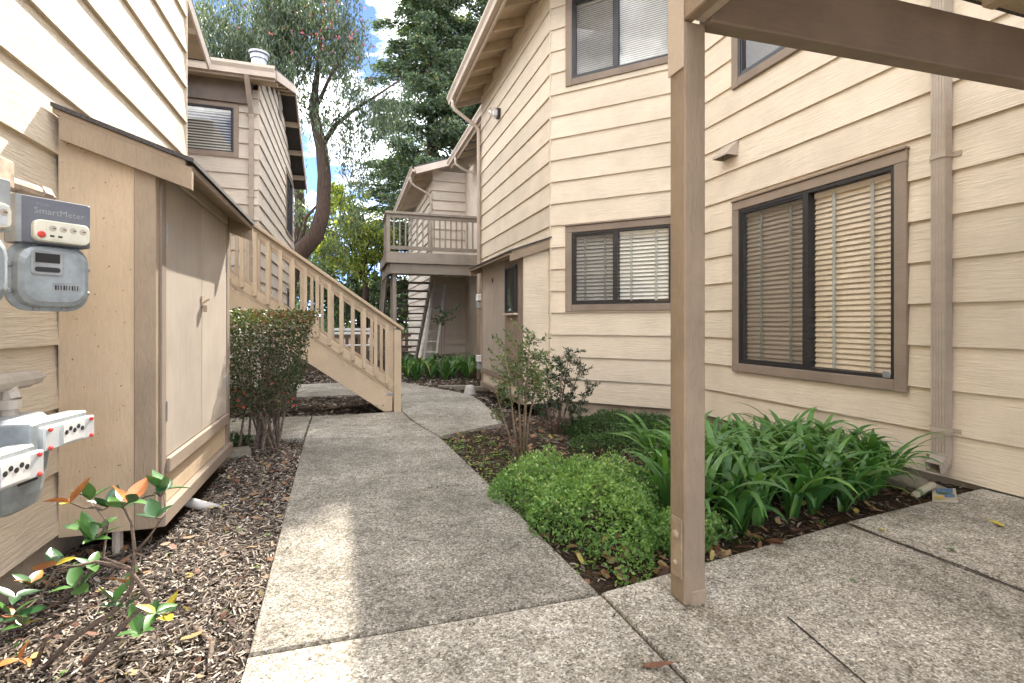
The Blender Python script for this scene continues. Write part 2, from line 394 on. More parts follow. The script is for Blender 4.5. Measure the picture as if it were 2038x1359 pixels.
def frame(x, y, d):
    """wall frame: local x along the wall, local y out of the wall, local z up"""
    d = Vector((d[0], d[1], 0)).normalized(); n = Vector((-d.y, d.x, 0))
    m = Matrix((d, n, Vector((0, 0, 1)))).transposed().to_4x4(); m.translation = (x, y, 0); return m

def rects_minus(r, holes):
    out = [r]
    for (a0, a1, b0, b1) in holes:
        nxt = []
        for (u0, u1, z0, z1) in out:
            if a1 <= u0 or a0 >= u1 or b1 <= z0 or b0 >= z1: nxt.append((u0, u1, z0, z1)); continue
            if a0 > u0: nxt.append((u0, a0, z0, z1))
            if a1 < u1: nxt.append((a1, u1, z0, z1))
            m0, m1 = max(u0, a0), min(u1, a1)
            if b0 > z0: nxt.append((m0, m1, z0, b0))
            if b1 < z1: nxt.append((m0, m1, b1, z1))
        out = nxt
    return out

EXP = 0.281
def siding(parent, F, L, zs, holes=(), mat='siding', lim=None, butt=None, top=None, lap=0.026):
    """lap siding, one object for each board; thick at its lower edge and tucked under the board above"""
    for z in zs:
        u0, u1 = (0, L) if lim is None else lim(z)
        if u1 - u0 < 0.05: continue
        zt = z + EXP + 0.02
        if top is not None:
            if z >= top: continue
            zt = min(zt, top)
        cuts = [u0, u1]
        if butt and rnd.random() < butt: cuts = [u0, u0 + (u1 - u0) * rnd.uniform(0.25, 0.75), u1]
        for a, b in zip(cuts[:-1], cuts[1:]):
            rc_ = rects_minus((a, b - (0.002 if b != u1 else 0), z, zt), holes)
            whole = not rc_ or any(s > z + 1e-6 or t < zt - 1e-6 for (p, q, s, t) in rc_)
            for grp in ([rc_] if whole else [[r] for r in rc_]):
              mb = MB()
              for (p, q, s, t) in grp:
                yb = lap - (lap - .004) * (s - z) / (EXP + 0.02); yt = lap - (lap - .004) * (t - z) / (EXP + 0.02)
                mb.hexa([(p, -0.01, s - z), (q, -0.01, s - z), (q, yb, s - z), (p, yb, s - z), (p, -0.01, t - z), (q, -0.01, t - z), (q, yt, t - z), (p, yt, t - z)])
              if mb.v: mb.build('siding_board', mat, parent, F @ Matrix.Translation((0, 0, z)))

def leaf_cloud(name, mat, C, D, length, width, parent=None, W=I4, rv=None, **kw):
    """many small pointed leaves as one mesh; C centres, D leaf directions"""
    n = len(C); C = np.asarray(C, float); D = np.asarray(D, float)
    D = D / (np.linalg.norm(D, axis=1, keepdims=True) + 1e-9)
    r = rng.normal(size=(n, 3)); S = np.cross(D, r); S /= (np.linalg.norm(S, axis=1, keepdims=True) + 1e-9)
    Nn = np.cross(S, D)
    Ls = np.broadcast_to(np.asarray(length, float).reshape(-1, 1), (n, 1)); Ws = np.broadcast_to(np.asarray(width, float).reshape(-1, 1), (n, 1))
    V = np.empty((n, 4, 3))
    V[:, 0] = C - D * Ls / 2; V[:, 2] = C + D * Ls / 2
    V[:, 1] = C + S * Ws / 2 + Nn * Ws * 0.15; V[:, 3] = C - S * Ws / 2 + Nn * Ws * 0.15
    me = bpy.data.meshes.new(name); me.vertices.add(4 * n); me.vertices.foreach_set('co', V.ravel())
    me.loops.add(4 * n); me.loops.foreach_set('vertex_index', np.arange(4 * n, dtype=np.int32))
    me.polygons.add(n); me.polygons.foreach_set('loop_start', np.arange(0, 4 * n, 4, dtype=np.int32))
    me.update(calc_edges=True); me.validate()
    a = me.attributes.new('rnd', 'FLOAT', 'POINT')
    if rv is None: rv = rng.random(n)
    a.data.foreach_set('value', np.repeat(np.clip(rv, 0, 1), 4).astype(np.float32))
    me.materials.append(M[mat])
    return put(name, me, parent, W, **kw)

def set_rnd(me, val):
    a = me.attributes.new('rnd', 'FLOAT', 'POINT'); a.data.foreach_set('value', np.full(len(me.vertices), val, np.float32))

def copy_tree(o, parent=None, W=None):
    c = o.copy(); col.objects.link(c); c.parent = parent
    if W is not None: c.matrix_basis = W
    for ch in list(o.children): copy_tree(ch, c)
    return c

# ------------------------------------------------------------------ ground and walkway
def base_z(y): return -0.02 * (min(max(y, -3.0), 11.5) - 1.5)
def sstep(a, b, x):
    t = min(max((x - a) / (b - a), 0), 1); return t * t * (3 - 2 * t)
def wob(x, y):
    return 0.012 * math.sin(3.1 * x + 1.7 * y) * math.sin(2.3 * y - 0.9 * x) + 0.007 * math.sin(9 * x + 2) * math.sin(8 * y + 1)
def soil_z(x, y):
    z = base_z(y) - 0.035 + wob(x, y)
    z -= 0.10 * sstep(1.5, 2.4, x) * sstep(3.2, 5.0, y) * (1 - sstep(9, 10.5, y))
    z -= 0.03 * sstep(-0.6, -1.1, x) * sstep(1.0, 2.0, y)
    return z

def grid_axis(lo, hi, step, far):
    a = list(np.arange(lo, hi + 1e-6, step)); d = step; x = hi
    out_hi = []
    while x < far: d *= 1.5; x += d; out_hi.append(x)
    d = step; x = lo; out_lo = []
    while x > -far: d *= 1.5; x -= d; out_lo.append(x)
    return np.array(out_lo[::-1] + a + out_hi)
gx = grid_axis(-2.4, 4.2, 0.05, 500); gy = grid_axis(-1.5, 11.0, 0.06, 500)
gv = [(x, y, soil_z(x, y)) for y in gy for x in gx]
nx = len(gx)
gf = [(j * nx + i, j * nx + i + 1, (j + 1) * nx + i + 1, (j + 1) * nx + i) for j in range(len(gy) - 1) for i in range(nx - 1)]
gme = bpy.data.meshes.new('ground'); gme.from_pydata(gv, [], gf); gme.polygons.foreach_set('use_smooth', [True] * len(gme.polygons)); gme.materials.append(M['soil'])
put('ground', gme, kind='structure')

walk = empty('walkway', (0.3, 3, 0), kind='structure')
SLABS = [
    [(-0.25, -2.0), (0.892, -2.0), (0.884, 1.685), (-0.289, 1.695)],
    [(-0.290, 1.707), (0.884, 1.697), (0.855, 3.165), (-0.335, 3.200)],
    [(-0.336, 3.212), (0.855, 3.177), (0.805, 4.735), (-0.384, 5.060)],
    [(-0.385, 5.073), (0.805, 4.748), (0.735, 5.15), (0.665, 5.70), (0.625, 6.40), (-0.405, 6.39)],
    [(-0.402, 5.078), (-0.417, 6.39), (-1.45, 6.64), (-1.45, 5.30), (-0.98, 5.183)],
    [(0.818, 4.748), (1.582, 5.252), (1.680, 6.0), (1.775, 6.865), (1.815, 7.55), (1.72, 8.10), (1.325, 9.28), (0.83, 8.28), (0.68, 7.3), (0.637, 6.40), (0.677, 5.70), (0.747, 5.15)],
    [(0.822, 8.29), (1.315, 9.29), (1.0, 10.24), (0.3, 10.6), (-0.95, 10.5), (-0.76, 8.40), (0.083, 8.42)],
    [(0.905, -2.0), (2.350, -2.0), (2.372, 1.923), (0.898, 1.700)],
    [(2.380, -2.0), (3.675, -2.0), (3.675, 2.075), (2.402, 1.930)],
]
def slab_mesh(poly, mat='concrete'):
    cx = sum(p[0] for p in poly) / len(poly); cy = sum(p[1] for p in poly) / len(poly); b = 0.008
    def ring(k, dz):
        out = []
        n = len(poly)
        for i, (x, y) in enumerate(poly):
            dx, dy = x - cx, y - cy; L = math.hypot(dx, dy)
            out.append((x - dx / L * k, y - dy / L * k, base_z(y) + dz))
        return out
    n = len(poly); vs = ring(0, -0.12) + ring(0, -b) + ring(b, 0.0)
    fs = [tuple(range(2 * n, 3 * n))]
    for k in (0, n): fs += [(k + i, k + (i + 1) % n, k + n + (i + 1) % n, k + n + i) for i in range(n)]
    me = bpy.data.meshes.new('slab'); me.from_pydata(vs, [], fs); me.materials.append(M[mat]); me.update(); return me
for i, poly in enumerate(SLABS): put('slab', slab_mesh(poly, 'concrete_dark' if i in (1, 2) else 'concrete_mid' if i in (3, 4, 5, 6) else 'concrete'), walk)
# short saw-cut crack and debris in the slab joints
def strip(pts, w, dz):
    mb = MB(); vs = []
    for i, (x, y) in enumerate(pts):
        a = pts[max(i - 1, 0)]; b = pts[min(i + 1, len(pts) - 1)]; d = Vector((b[0] - a[0], b[1] - a[1])).normalized(); k = w * rnd.uniform(0.5, 1.2)
        vs += [(x - d.y * k, y + d.x * k, base_z(y) + dz), (x + d.y * k, y - d.x * k, base_z(y) + dz)]
    return mb.add(vs, [(2 * i, 2 * i + 1, 2 * i + 3, 2 * i + 2) for i in range(len(pts) - 1)])
strip([(1.414 - 0.1 * t, 1.35 - 0.5 * t) for t in np.linspace(0, 1, 12)], 0.004, 0.002).build('saw_cut', 'joint', walk)
strip([(2.366 + .0056 * t + rnd.gauss(0, .003), -1.0 + t) for t in np.linspace(0, 2.9, 30)], 0.011, 0.0025).build('joint_debris', 'joint', walk)
strip([(1.30, 1.745), (1.33, 1.72), (1.345, 1.66), (1.38, 1.60)], 0.002, 0.002).build('saw_cut', 'joint', walk)

def inpoly(x, y, poly):
    c = False; n = len(poly); j = n - 1
    for i in range(n):
        xi, yi = poly[i]; xj, yj = poly[j]
        if (yi > y) != (yj > y) and x < (xj - xi) * (y - yi) / (yj - yi) + xi: c = not c
        j = i
    return c
def on_slab(x, y): return any(inpoly(x, y, p) for p in SLABS)

# ------------------------------------------------------------------ windows, closets, gutters
def window(parent, F, u0, u1, z0, z1, um, screen='hi', slats='tan', pitch=0.0425, tw=0.085, tapes=(), joined=False, tilt=-40, sill=True, label=None, slatmat=None):
    """frame is the part; trim boards, panes, screen and slats are its sub-parts. u runs along the wall"""
    a0, a1, b0, b1 = u0 + tw, u1 - tw, z0 + tw, z1 - tw
    ctr = F @ Matrix.Translation((0, 0, 0)); t = 0.026
    mb = MB(); d0, d1 = -0.07, 0.032
    for r in ((a0, a1, b0, b0 + t), (a0, a1, b1 - t, b1), (a0, a0 + t, b0 + t, b1 - t), (a1 - t, a1, b0 + t, b1 - t)):
        mb.box(r[0], r[1], d0, d1, r[2], r[3])
    mb.box(um - 0.022, um + 0.022, -0.05, 0.036, b0 + t, b1 - t)
    # moving sash rails
    s0, s1 = (um + 0.022, a1 - t) if screen == 'hi' else (a0 + t, um - 0.022)
    k = 0.02
    for r in ((s0, s1, b0 + t, b0 + t + k), (s0, s1, b1 - t - k, b1 - t), (s0, s0 + k, b0 + t + k, b1 - t - k), (s1 - k, s1, b0 + t + k, b1 - t - k)):
        mb.box(r[0], r[1], -0.02, 0.024, r[2], r[3])
    fr = mb.build('window', 'bronze', parent, F, label=label)
    for r in ((u0, u0 + tw, z0, z1 - tw), (u1 - tw, u1, z0, z1 - tw), (u0 + tw + .001, u1 - tw - .001, z0 + .003, z0 + tw), (u0, u1, z1 - tw + .001, z1)):
        BX('trim_board', 'trim', fr, r[0], r[1], -0.01, 0.042, r[2], r[3], F)
    if sill: BX('drip_cap', 'trim', fr, u0 - .004, u1 + .004, -0.01, 0.058, z1 + .001, z1 + 0.022, F)
    for (p, q) in ((a0 + t, um - 0.022), (um + 0.022, a1 - t)):
        MB().add([(p, 0, b0 + t), (q, 0, b0 + t), (q, 0, b1 - t), (p, 0, b1 - t)], [(0, 1, 2, 3)]).build('pane', 'glass', fr, F)
    if screen:
        MB().add([(s0 + k, 0.016, b0 + t + k), (s1 - k, 0.016, b0 + t + k), (s1 - k, 0.016, b1 - t - k), (s0 + k, 0.016, b1 - t - k)], [(0, 1, 2, 3)]).build('insect_screen', 'screen', fr, F)
    if slats:
        sm = slatmat or ('slat' if slats == 'tan' else 'slat_w'); w = pitch * 1.12; c, s = math.cos(R(tilt)), math.sin(R(tilt))
        joinedmb = MB()
        for (p, q) in ((a0 + t + .006, um - 0.026), (um + 0.026, a1 - t - .006)):
            BX('head_rail', sm, fr, p, q, -0.065, -0.03, b1 - t - 0.05, b1 - t - 0.004, F, bevel=0)
            me = None; zz = b1 - t - 0.07
            while zz > b0 + t + 0.02:
                # each slat: a thin curved strip, top edge leaning out
                h = [(-w / 2 * c, -w / 2 * s), (0.0025 * s, -0.0025 * c * 0), (w / 2 * c, w / 2 * s)]
                prof = [(-0.048 + c * w * e + 0.002 * (1 - 4 * e * e), s * w * e) for e in (-0.5, 0, 0.5)]
                L = q - p
                vs = [(0, y, z) for y, z in prof] + [(L, y, z) for y, z in prof] + [(0, y + .0015, z - .0015) for y, z in prof] + [(L, y + .0015, z - .0015) for y, z in prof]
                fs = [(0, 1, 4, 3), (1, 2, 5, 4), (6, 9, 10, 7), (7, 10, 11, 8), (0, 3, 9, 6), (2, 8, 11, 5)]
                j = rnd.uniform(-.001, .001)
                if joined: joinedmb.add([(x + p, y, z + zz) for x, y, z in vs], fs)
                else:
                    if me is None: me = MB().add(vs, fs).mesh('slat'); me.materials.append(M[sm])
                    put('slat', me, fr, F @ Matrix.Translation((p, 0, zz + j)) @ Matrix.Rotation(rnd.uniform(-.0015, .0015), 4, 'Y'))
                zz -= pitch
            for tt in tapes:
                x = p + (q - p) * tt
                BX('blind_tape', 'tape', fr, x - 0.013, x + 0.013, -0.022, -0.020, b0 + t + 0.012, b1 - t - 0.03, F, bevel=0)
        if joined: joinedmb.build('blind', sm, fr, F)
    return fr

def hole(u0, u1, z0, z1, tw=0.085): return (u0 + tw - .03, u1 - tw + .03, z0 + tw - .03, z1 - tw + .03)

def downspout(parent, F, u, z0, z1, straps, elbow=True, w=0.085, d=0.062):
    """ribbed rectangular pipe with curved foot"""
    mb = MB(); n = 5; y0 = 0.03
    prof = [(-w / 2, y0), (w / 2, y0), (w / 2, y0 + d)]
    for i in range(n):
        a = w / 2 - w * (i + 0.15) / n; b = w / 2 - w * (i + 0.55) / n; c = w / 2 - w * (i + 0.95) / n
        prof += [(a, y0 + d), (b, y0 + d - 0.006), (c, y0 + d)]
    prof += [(-w / 2, y0 + d)]
    mb.prism([(x, y) for x, y in prof], z0 + (0.14 if elbow else 0), z1)
    o = mb.build('downspout', 'gutter', parent, F @ Matrix.Translation((u, 0, 0)))
    if elbow:
        e = MB(); rings = []
        for i in range(9):
            a = R(78) * i / 8; rr = 0.10; k = 1 + 0.05 * (i % 2)
            cy = y0 + d / 2 + rr * (1 - math.cos(a)); cz = z0 + 0.14 - rr * math.sin(a)
            dirv = (math.cos(a), math.sin(a))      # outward direction across the depth
            hd = d / 2 * k
            rings.append([(-w / 2 * k, cy - hd * dirv[0], cz - hd * dirv[1]), (w / 2 * k, cy - hd * dirv[0], cz - hd * dirv[1]), (w / 2 * k, cy + hd * dirv[0], cz + hd * dirv[1]), (-w / 2 * k, cy + hd * dirv[0], cz + hd * dirv[1])])
        vs = [p for r in rings for p in r]; fs = []
        for i in range(8):
            for j in range(4): fs.append((4 * i + j, 4 * i + (j + 1) % 4, 4 * i + 4 + (j + 1) % 4, 4 * i + 4 + j))
        e.add(vs, fs).build('elbow', 'gutter', o, F @ Matrix.Translation((u, 0, 0)))
    for z in straps:
        mb = MB().box(-w / 2 - 0.004, w / 2 + 0.004, y0 + d + 0.0005, y0 + d + 0.004, z, z + 0.03)
        mb.box(-w / 2 - 0.004, -w / 2 - .0005, 0.024, y0 + d, z, z + 0.03).box(w / 2 + .0005, w / 2 + 0.004, 0.024, y0 + d, z, z + 0.03)
        mb.box(w / 2 + .005, w / 2 + 0.05, 0.02, 0.027, z, z + 0.032).box(-w / 2 - 0.05, -w / 2 - .005, 0.02, 0.027, z, z + 0.032)
        mb.build('strap', 'gutter', o, F @ Matrix.Translation((u, 0, 0)))
    return o

def gutter(parent, p0, p1, out, mat='fascia', h=0.13, w=0.12, name='gutter'):
    """K-profile gutter from p0 to p1; out = unit vector away from the building; p = top inner edge"""
    p0 = Vector(p0); p1 = Vector(p1); o = Vector((*out, 0)); z = Vector((0, 0, 1))
    prof = [(0, 0), (0, -h), (w * 0.62, -h), (w * 0.72, -h * 0.55), (w, -h * 0.25), (w, 0), (w - .008, 0), (w - .008, -h * .2), (.008, -h + .01), (.008, 0)]
    f = lambda x, y, t: tuple(p0 + (p1 - p0) * t + o * x + z * y)
    cross = (p1 - p0).normalized().cross(o)
    if cross.z > 0: prof = prof[::-1]
    return MB().prism(prof, 0, 1, f).build(name, mat, parent)

def roof_slab(parent, pts, th=0.05, name='roof', mat='shingle'):
    """four corners (eave a, eave b, ridge b, ridge a) given on the top surface"""
    v = [Vector(p) for p in pts]; d = Vector((0, 0, -th))
    return MB().hexa([p + d for p in v] + list(v)).build(name, mat, parent)

def closet(label, side, xw, xf, yn, yf, zb, zw, ze, xe, full=True, panelmat='tan', facemat='tan'):
    """plywood utility closet on a wall: xw wall plane, xf face, yn..yf along the wall, roof from zw at the wall to ze at xe"""
    s = side                                      # +1: stands out to +x, -1: stands out to -x
    t = empty('utility_closet', ((xw + xf) / 2, (yn + yf) / 2, zb), label, 'closet')
    def X(name, mat, x0, x1, *r, **k): return BX(name, mat, t, min(x0, x1), max(x0, x1), *r, **k)
    slope = (zw - ze) / abs(xe - xw)
    zr = lambda x: zw - slope * abs(x - xw) - 0.02
    # end panels follow the roof slope
    for (y0, y1, nm) in ((yn, yn + 0.02, 'end_panel'), (yf - 0.02, yf, 'end_panel')):
        a = xf - s * (0.09 if full else 0.0)
        poly = [(xw, zb), (a, zb), (a, zr(a)), (xw, zr(xw))]
        if s < 0: poly = poly[::-1]
        MB().prism(poly[::-1], y0, y1, lambda x, z, y: (x, y, z)).build(nm, panelmat, t)
    if full:
        X('corner_board', 'post', xf - s * 0.089, xf - s * .001, yn - 0.012, yn + 0.035, zb, zr(xf))
    # face: posts, header, sill, lower panel, ledge
    zt = zr(xf)
    X('corner_board', 'trim', xf - s * 0.03, xf + s * 0.008, yn + 0.036, yn + 0.10, zb + .03, zt)
    X('corner_board', 'trim', xf - s * 0.03, xf + s * 0.008, yf - 0.09, yf - .001, zb + .03, zt)
    dz0, dz1 = zb + 0.30, zt - 0.07
    X('header', 'fascia', xf - s * 0.03, xf + s * 0.012, yn + 0.102, yf - 0.092, dz1 + .004, zt - .004)
    X('rail', 'trim', xf - s * 0.03, xf + s * 0.022, yn + 0.102, yf - 0.092, dz0 - 0.075, dz0 - .004)
    X('lower_panel', panelmat, xf - s * 0.03, xf - s * 0.004, yn + 0.102, yf - 0.092, zb + .07, dz0 - 0.077)
    X('base_ledge', 'trim', xf - s * 0.04, xf + s * 0.03, yn + 0.01, yf - 0.01, zb - 0.005, zb + 0.068)
    MB().box(min(xw, xf - s * .032), max(xw, xf - s * .032), yn + .022, yf - .022, zb + .004, zb + .03).build('floor', 'core', t)
    # roof: sheathing + shingle, rake boards, eave fascia
    ya, yb = yn - 0.055, yf + 0.055
    def slab(y0, y1, x0, x1, o0, o1, nm, mat):
        z = lambda x: zw - slope * abs(x - xw)
        v = [(x0, y0, z(x0) + o0), (x1, y0, z(x1) + o0), (x1, y1, z(x1) + o0), (x0, y1, z(x0) + o0), (x0, y0, z(x0) + o1), (x1, y0, z(x1) + o1), (x1, y1, z(x1) + o1), (x0, y1, z(x0) + o1)]
        if s < 0: v = [v[1], v[0], v[3], v[2], v[5], v[4], v[7], v[6]]
        return MB().hexa(v).build(nm, mat, t)
    slab(ya - .015, yb + .015, xw + s * .002, xe + s * .012, 0.001, 0.02, 'roof_shingle', 'shingle')
    slab(ya, yb, xw + s * .003, xe - s * .025, -0.022, -0.001, 'roof_board', 'post')
    slab(ya, ya + 0.03, xw + s * .026, xe, -0.125, -0.023, 'rake_board', 'post')
    slab(yb - 0.03, yb, xw + s * .026, xe, -0.125, -0.023, 'rake_board', 'post')
    X('eave_board', 'trim', xe - s * 0.024, xe - s * .001, ya + .032, yb - .032, zr(xe) - 0.02, zr(xe) + .015)
    return t, dz0, dz1, zt

# ------------------------------------------------------------------ right-hand building with the large window
XR1 = 3.69; C1 = Vector((3.69, 4.897, 0)); C2 = Vector((2.504, 6.119, 0)); YR3 = 9.72
rb = empty('apartment_building', (4.5, 5, 0), 'cream lap-sided building with the large blind-covered window and an angled middle wall', 'building')
zlev = [k * EXP + 0.004 for k in range(0, 20)]
F1 = frame(XR1, -3.0, (0, 1)); L1 = C1.y + 3.0
d2 = C2 - C1; L2 = d2.length; F2 = frame(C1.x, C1.y, (d2.x, d2.y))
F3 = frame(C2.x, C2.y, (0, 1)); L3 = YR3 - C2.y
w1 = (2.491 + 3, 4.161 + 3, 0.515, 2.195)
w1u = (2.60 + 3, 4.17 + 3, 3.33, 4.6)
w2 = (L2 - 1.60, L2 - 0.212, 1.141, 2.222)
w2u = (L2 - 1.60, L2 - 0.215, 4.00, 5.16)
siding(rb, F1, L1, zlev[:18], [hole(*w1), hole(*w1u)], top=5.3)
siding(rb, F2, L2, zlev, [hole(*w2), hole(*w2u)], top=5.60)
siding(rb, F3, L3, zlev, top=5.60)
window(rb, F1, *w1, 3.303 + 3, 'hi', 'tan', 0.0425, tapes=(0.25, 0.72), tilt=-66, label='large two-pane window with tan blinds and taupe trim')
MB().box(2.60 + 3, 2.655 + 3, .0365, .042, .607, .655).build('latch_plate', 'galv', rb, F1, bevel=.003)
window(rb, F1, *w1u, 3.35 + 3, 'hi', None, tapes=())
window(rb, F2, *w2, L2 - 0.87, 'hi', 'white', 0.046, tapes=(0.25, 0.75), tilt=-56)
window(rb, F2, *w2u, L2 - 0.87, 'hi', 'white', 0.026, joined=True, tilt=-65)
# inner walls behind the boards, foundation band under them
core = [(4.3, -3.0), (8.5, -3.0), (8.5, 9.6), (2.65, 9.6), (2.65, 6.2), (3.84, 4.98), (3.84, -3.0)]
MB().prism(core, -0.05, 5.3).build('inner_wall', 'core', rb)
found = [(3.70, -3.0), (8.5, -3.0), (8.5, 9.70), (2.514, 9.70), (2.514, 6.125), (3.70, 4.905)]
MB().prism(found, -0.6, 0.006).build('foundation', 'found', rb)
BX('corner_bead', 'siding', rb, -0.012, 0.012, -0.012, 0.012, 0.0, 5.5, Matrix.Translation((C2.x - .012, C2.y - .004, 0)))
downspout(rb, F1, 2.262 + 3, 0.03, 5.3, (2.055, 0.295))
# dryer vent hood
vh = MB().add([(0, .02, .15), (.21, .02, .15), (.21, .02, 0), (0, .02, 0), (0, .15, 0.0), (.21, .15, 0.0), (.21, .15, .02), (0, .15, .02)],
              [(0, 1, 6, 7), (7, 6, 5, 4), (0, 7, 4, 3), (1, 2, 5, 6), (0, 3, 2, 1)])
vh.build('vent_hood', 'gutter', rb, F1 @ Matrix.Translation((4.10 + 3, 0, 2.66)))
# flood light on the far wall
lb = MB().box(-.05, .05, .02, .08, -.08, .08).build('wall_light', 'bronze', rb, F3 @ Matrix.Translation((8.40 - C2.y, 0, 4.60)))
MB().box(-.075, .075, .081, .20, -.07, .075).build('lens', 'dial_glass', lb, F3 @ Matrix.Translation((8.40 - C2.y, 0, 4.60)))
MB().box(-.05, .05, .083, .14, -.045, .05).build('lamp_body', 'white', lb, F3 @ Matrix.Translation((8.40 - C2.y, 0, 4.60)))
# roof over the far half: eave along y, open rafter tails
XE, ZE, YE = 1.975, 5.43, 9.86
SL = 0.36
def roofz(x, xe=XE, ze=ZE): return ze + SL * (x - xe)
roof_slab(rb, [(XE - .05, 5.0, ZE + .0), (XE - .05, YE, ZE + .0), (6.3, YE, roofz(6.3) + .018), (6.3, 5.0, roofz(6.3) + .018)], 0.04)
roof_slab(rb, [(XE + .03, 5.02, ZE - .03), (XE + .03, YE - .03, ZE - .03), (6.3, YE - .03, roofz(6.3) - .04), (6.3, 5.02, roofz(6.3) - .04)], 0.018, 'soffit_board', 'soffit')
roof_slab(rb, [(6.31, 5.0, roofz(6.3)), (6.31, YE, roofz(6.3)), (10.2, YE, roofz(6.3) - 1.4), (10.2, 5.0, roofz(6.3) - 1.4)], 0.06)
roof_slab(rb, [(3.12, -3.0, 5.45), (3.12, 4.98, 5.45), (6.3, 4.98, 6.5), (6.3, -3.0, 6.5)], 0.06)
roof_slab(rb, [(6.31, -3.0, 6.5), (6.31, 4.98, 6.5), (9.2, 4.98, 5.45), (9.2, -3.0, 5.45)], 0.06)
for i in range(8):
    y = 5.3 + i * 0.61
    BEAM('rafter_tail', 'soffit', rb, (XE + .02, y, ZE - .12), (C2.x + .35, y, roofz(C2.x + .35) - .127), 0.04, 0.14)
BX('fascia_board', 'fascia', rb, XE - .02, XE + .015, 5.02, YE, ZE - .19, ZE - .02)
BEAM('rake_board', 'fascia', rb, (XE + .02, YE + .016, ZE - .12), (6.2, YE + .016, roofz(6.2) - .12), 0.03, 0.17)
gutter(rb, (XE - .022, 5.02, ZE - .01), (XE - .022, YE + .02, ZE - .01), (-1, 0), h=0.14, w=0.125)
ds = MB().tube([(XE - .07, 9.62, ZE - .15), (XE - .07, 9.62, ZE - .27), (XE - .04, 9.62, ZE - .33), (2.38, 9.66, ZE - .60), (2.42, 9.665, ZE - .66), (2.425, 9.665, ZE - .76), (2.425, 9.665, -0.1)], 0.036, 10)
ds.build('downspout', 'fascia', rb, smooth=True)
# recessed link to the far building with its own eave
MB().box(3.30, 8.4, 9.75, 14.9, -0.4, 5.4).build('inner_wall', 'siding_grey', rb)
roof_slab(rb, [(2.68, 9.90, 5.42), (2.68, 13.75, 5.42), (6.3, 13.75, 6.72), (6.3, 9.90, 6.72)], 0.05)
BX('fascia_board', 'fascia', rb, 2.66, 2.69, 9.9, 13.75, 5.22, 5.37)
for i in range(6): BEAM('rafter_tail', 'soffit', rb, (2.70, 10.2 + i * .65, 5.27), (3.4, 10.2 + i * .65, 5.52), 0.04, 0.13)
gutter(rb, (2.658, 9.9, 5.41), (2.658, 13.78, 5.41), (-1, 0), h=0.13, w=0.11)
MB().tube([(2.62, 12.9, 5.27), (2.62, 12.9, 5.10), (2.80, 12.9, 4.98), (3.26, 12.9, 4.85), (3.27, 12.9, 2.6)], 0.034, 8).build('downspout', 'fascia', rb, smooth=True)

# closet against the angled building
rc, dz0, dz1, zt = closet('tan plywood closet with small dark window on the right-hand building wall', -1, 2.504, 2.138, 6.16, 8.31, -0.05, 2.10, 1.90, 1.94, full=False, panelmat='siding', facemat='trim')
BX('door', 'door', rc, 2.128, 2.16, 6.95, 7.58, dz0, dz1); BX('door', 'door', rc, 2.128, 2.16, 7.59, 8.21, dz0, dz1)
BX('door_panel', 'trim', rc, 2.124, 2.16, 6.265, 6.94, dz0, dz1)
wf = MB()
for r in ((6.36, 6.84, 1.13, 1.16), (6.36, 6.84, 1.74, 1.77), (6.36, 6.39, 1.16, 1.74), (6.81, 6.84, 1.16, 1.74)): wf.box(2.09, 2.123, r[0], r[1], r[2], r[3])
wf = wf.build('window', 'bronze', rc)
BX('sill', 'fascia', wf, 2.07, 2.123, 6.34, 6.86, 1.10, 1.128)
MB().add([(2.106, 6.39, 1.16), (2.106, 6.81, 1.16), (2.106, 6.81, 1.74), (2.106, 6.39, 1.74)], [(0, 1, 2, 3)]).build('pane', 'glass', wf); MB().box(2.112, 2.1225, 6.39, 6.81, 1.16, 1.74).build('blackout', 'black', wf)
for z in (1.62, 0.75): BX('hinge', 'black', rc, 2.118, 2.127, 7.56, 7.61, z, z + .07)

# ------------------------------------------------------------------ far building with the balcony
fb = empty('far_apartment_building', (4.5, 17, 0), 'far cream building behind the balcony, roof edge rising to the right', 'building')
YF = 14.8; XF = 2.33
zf = [-0.2 + k * EXP for k in range(0, 24)]
FF = frame(6.0, YF, (-1, 0)); FS = frame(XF, YF, (0, 1))
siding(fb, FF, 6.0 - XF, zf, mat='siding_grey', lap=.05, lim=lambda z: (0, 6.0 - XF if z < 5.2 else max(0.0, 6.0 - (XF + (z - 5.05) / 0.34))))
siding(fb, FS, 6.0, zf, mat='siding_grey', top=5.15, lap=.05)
MB().prism([(XF + .06, YF + .06), (9, YF + .06), (9, 21), (XF + .06, 21)], -0.5, 5.1).build('inner_wall', 'core', fb)
fz = lambda x: 5.36 + 0.34 * (x - 1.78)
roof_slab(fb, [(1.74, 14.22, fz(1.74)), (1.74, 21, fz(1.74)), (6.5, 21, fz(6.5)), (6.5, 14.22, fz(6.5))], 0.04)
roof_slab(fb, [(1.80, 14.26, fz(1.80) - .045), (1.80, 20.9, fz(1.80) - .045), (6.5, 20.9, fz(6.5) - .045), (6.5, 14.26, fz(6.5) - .045)], 0.02, 'soffit_board', 'soffit')
BEAM('rake_board', 'fascia', fb, (1.76, 14.235, fz(1.76) - .13), (6.4, 14.235, fz(6.4) - .13), 0.03, 0.18)
BX('fascia_board', 'fascia', fb, 1.755, 1.785, 14.26, 21, fz(1.77) - .20, fz(1.77) - .05)
gutter(fb, (1.752, 14.2, fz(1.74) - .03), (1.752, 21, fz(1.74) - .03), (-1, 0), h=0.13, w=0.12)
for i in range(9): BEAM('rafter_tail', 'soffit', fb, (1.80, 14.5 + i * .61, fz(1.8) - .13), (2.6, 14.5 + i * .61, fz(2.6) - .13), 0.04, 0.13)
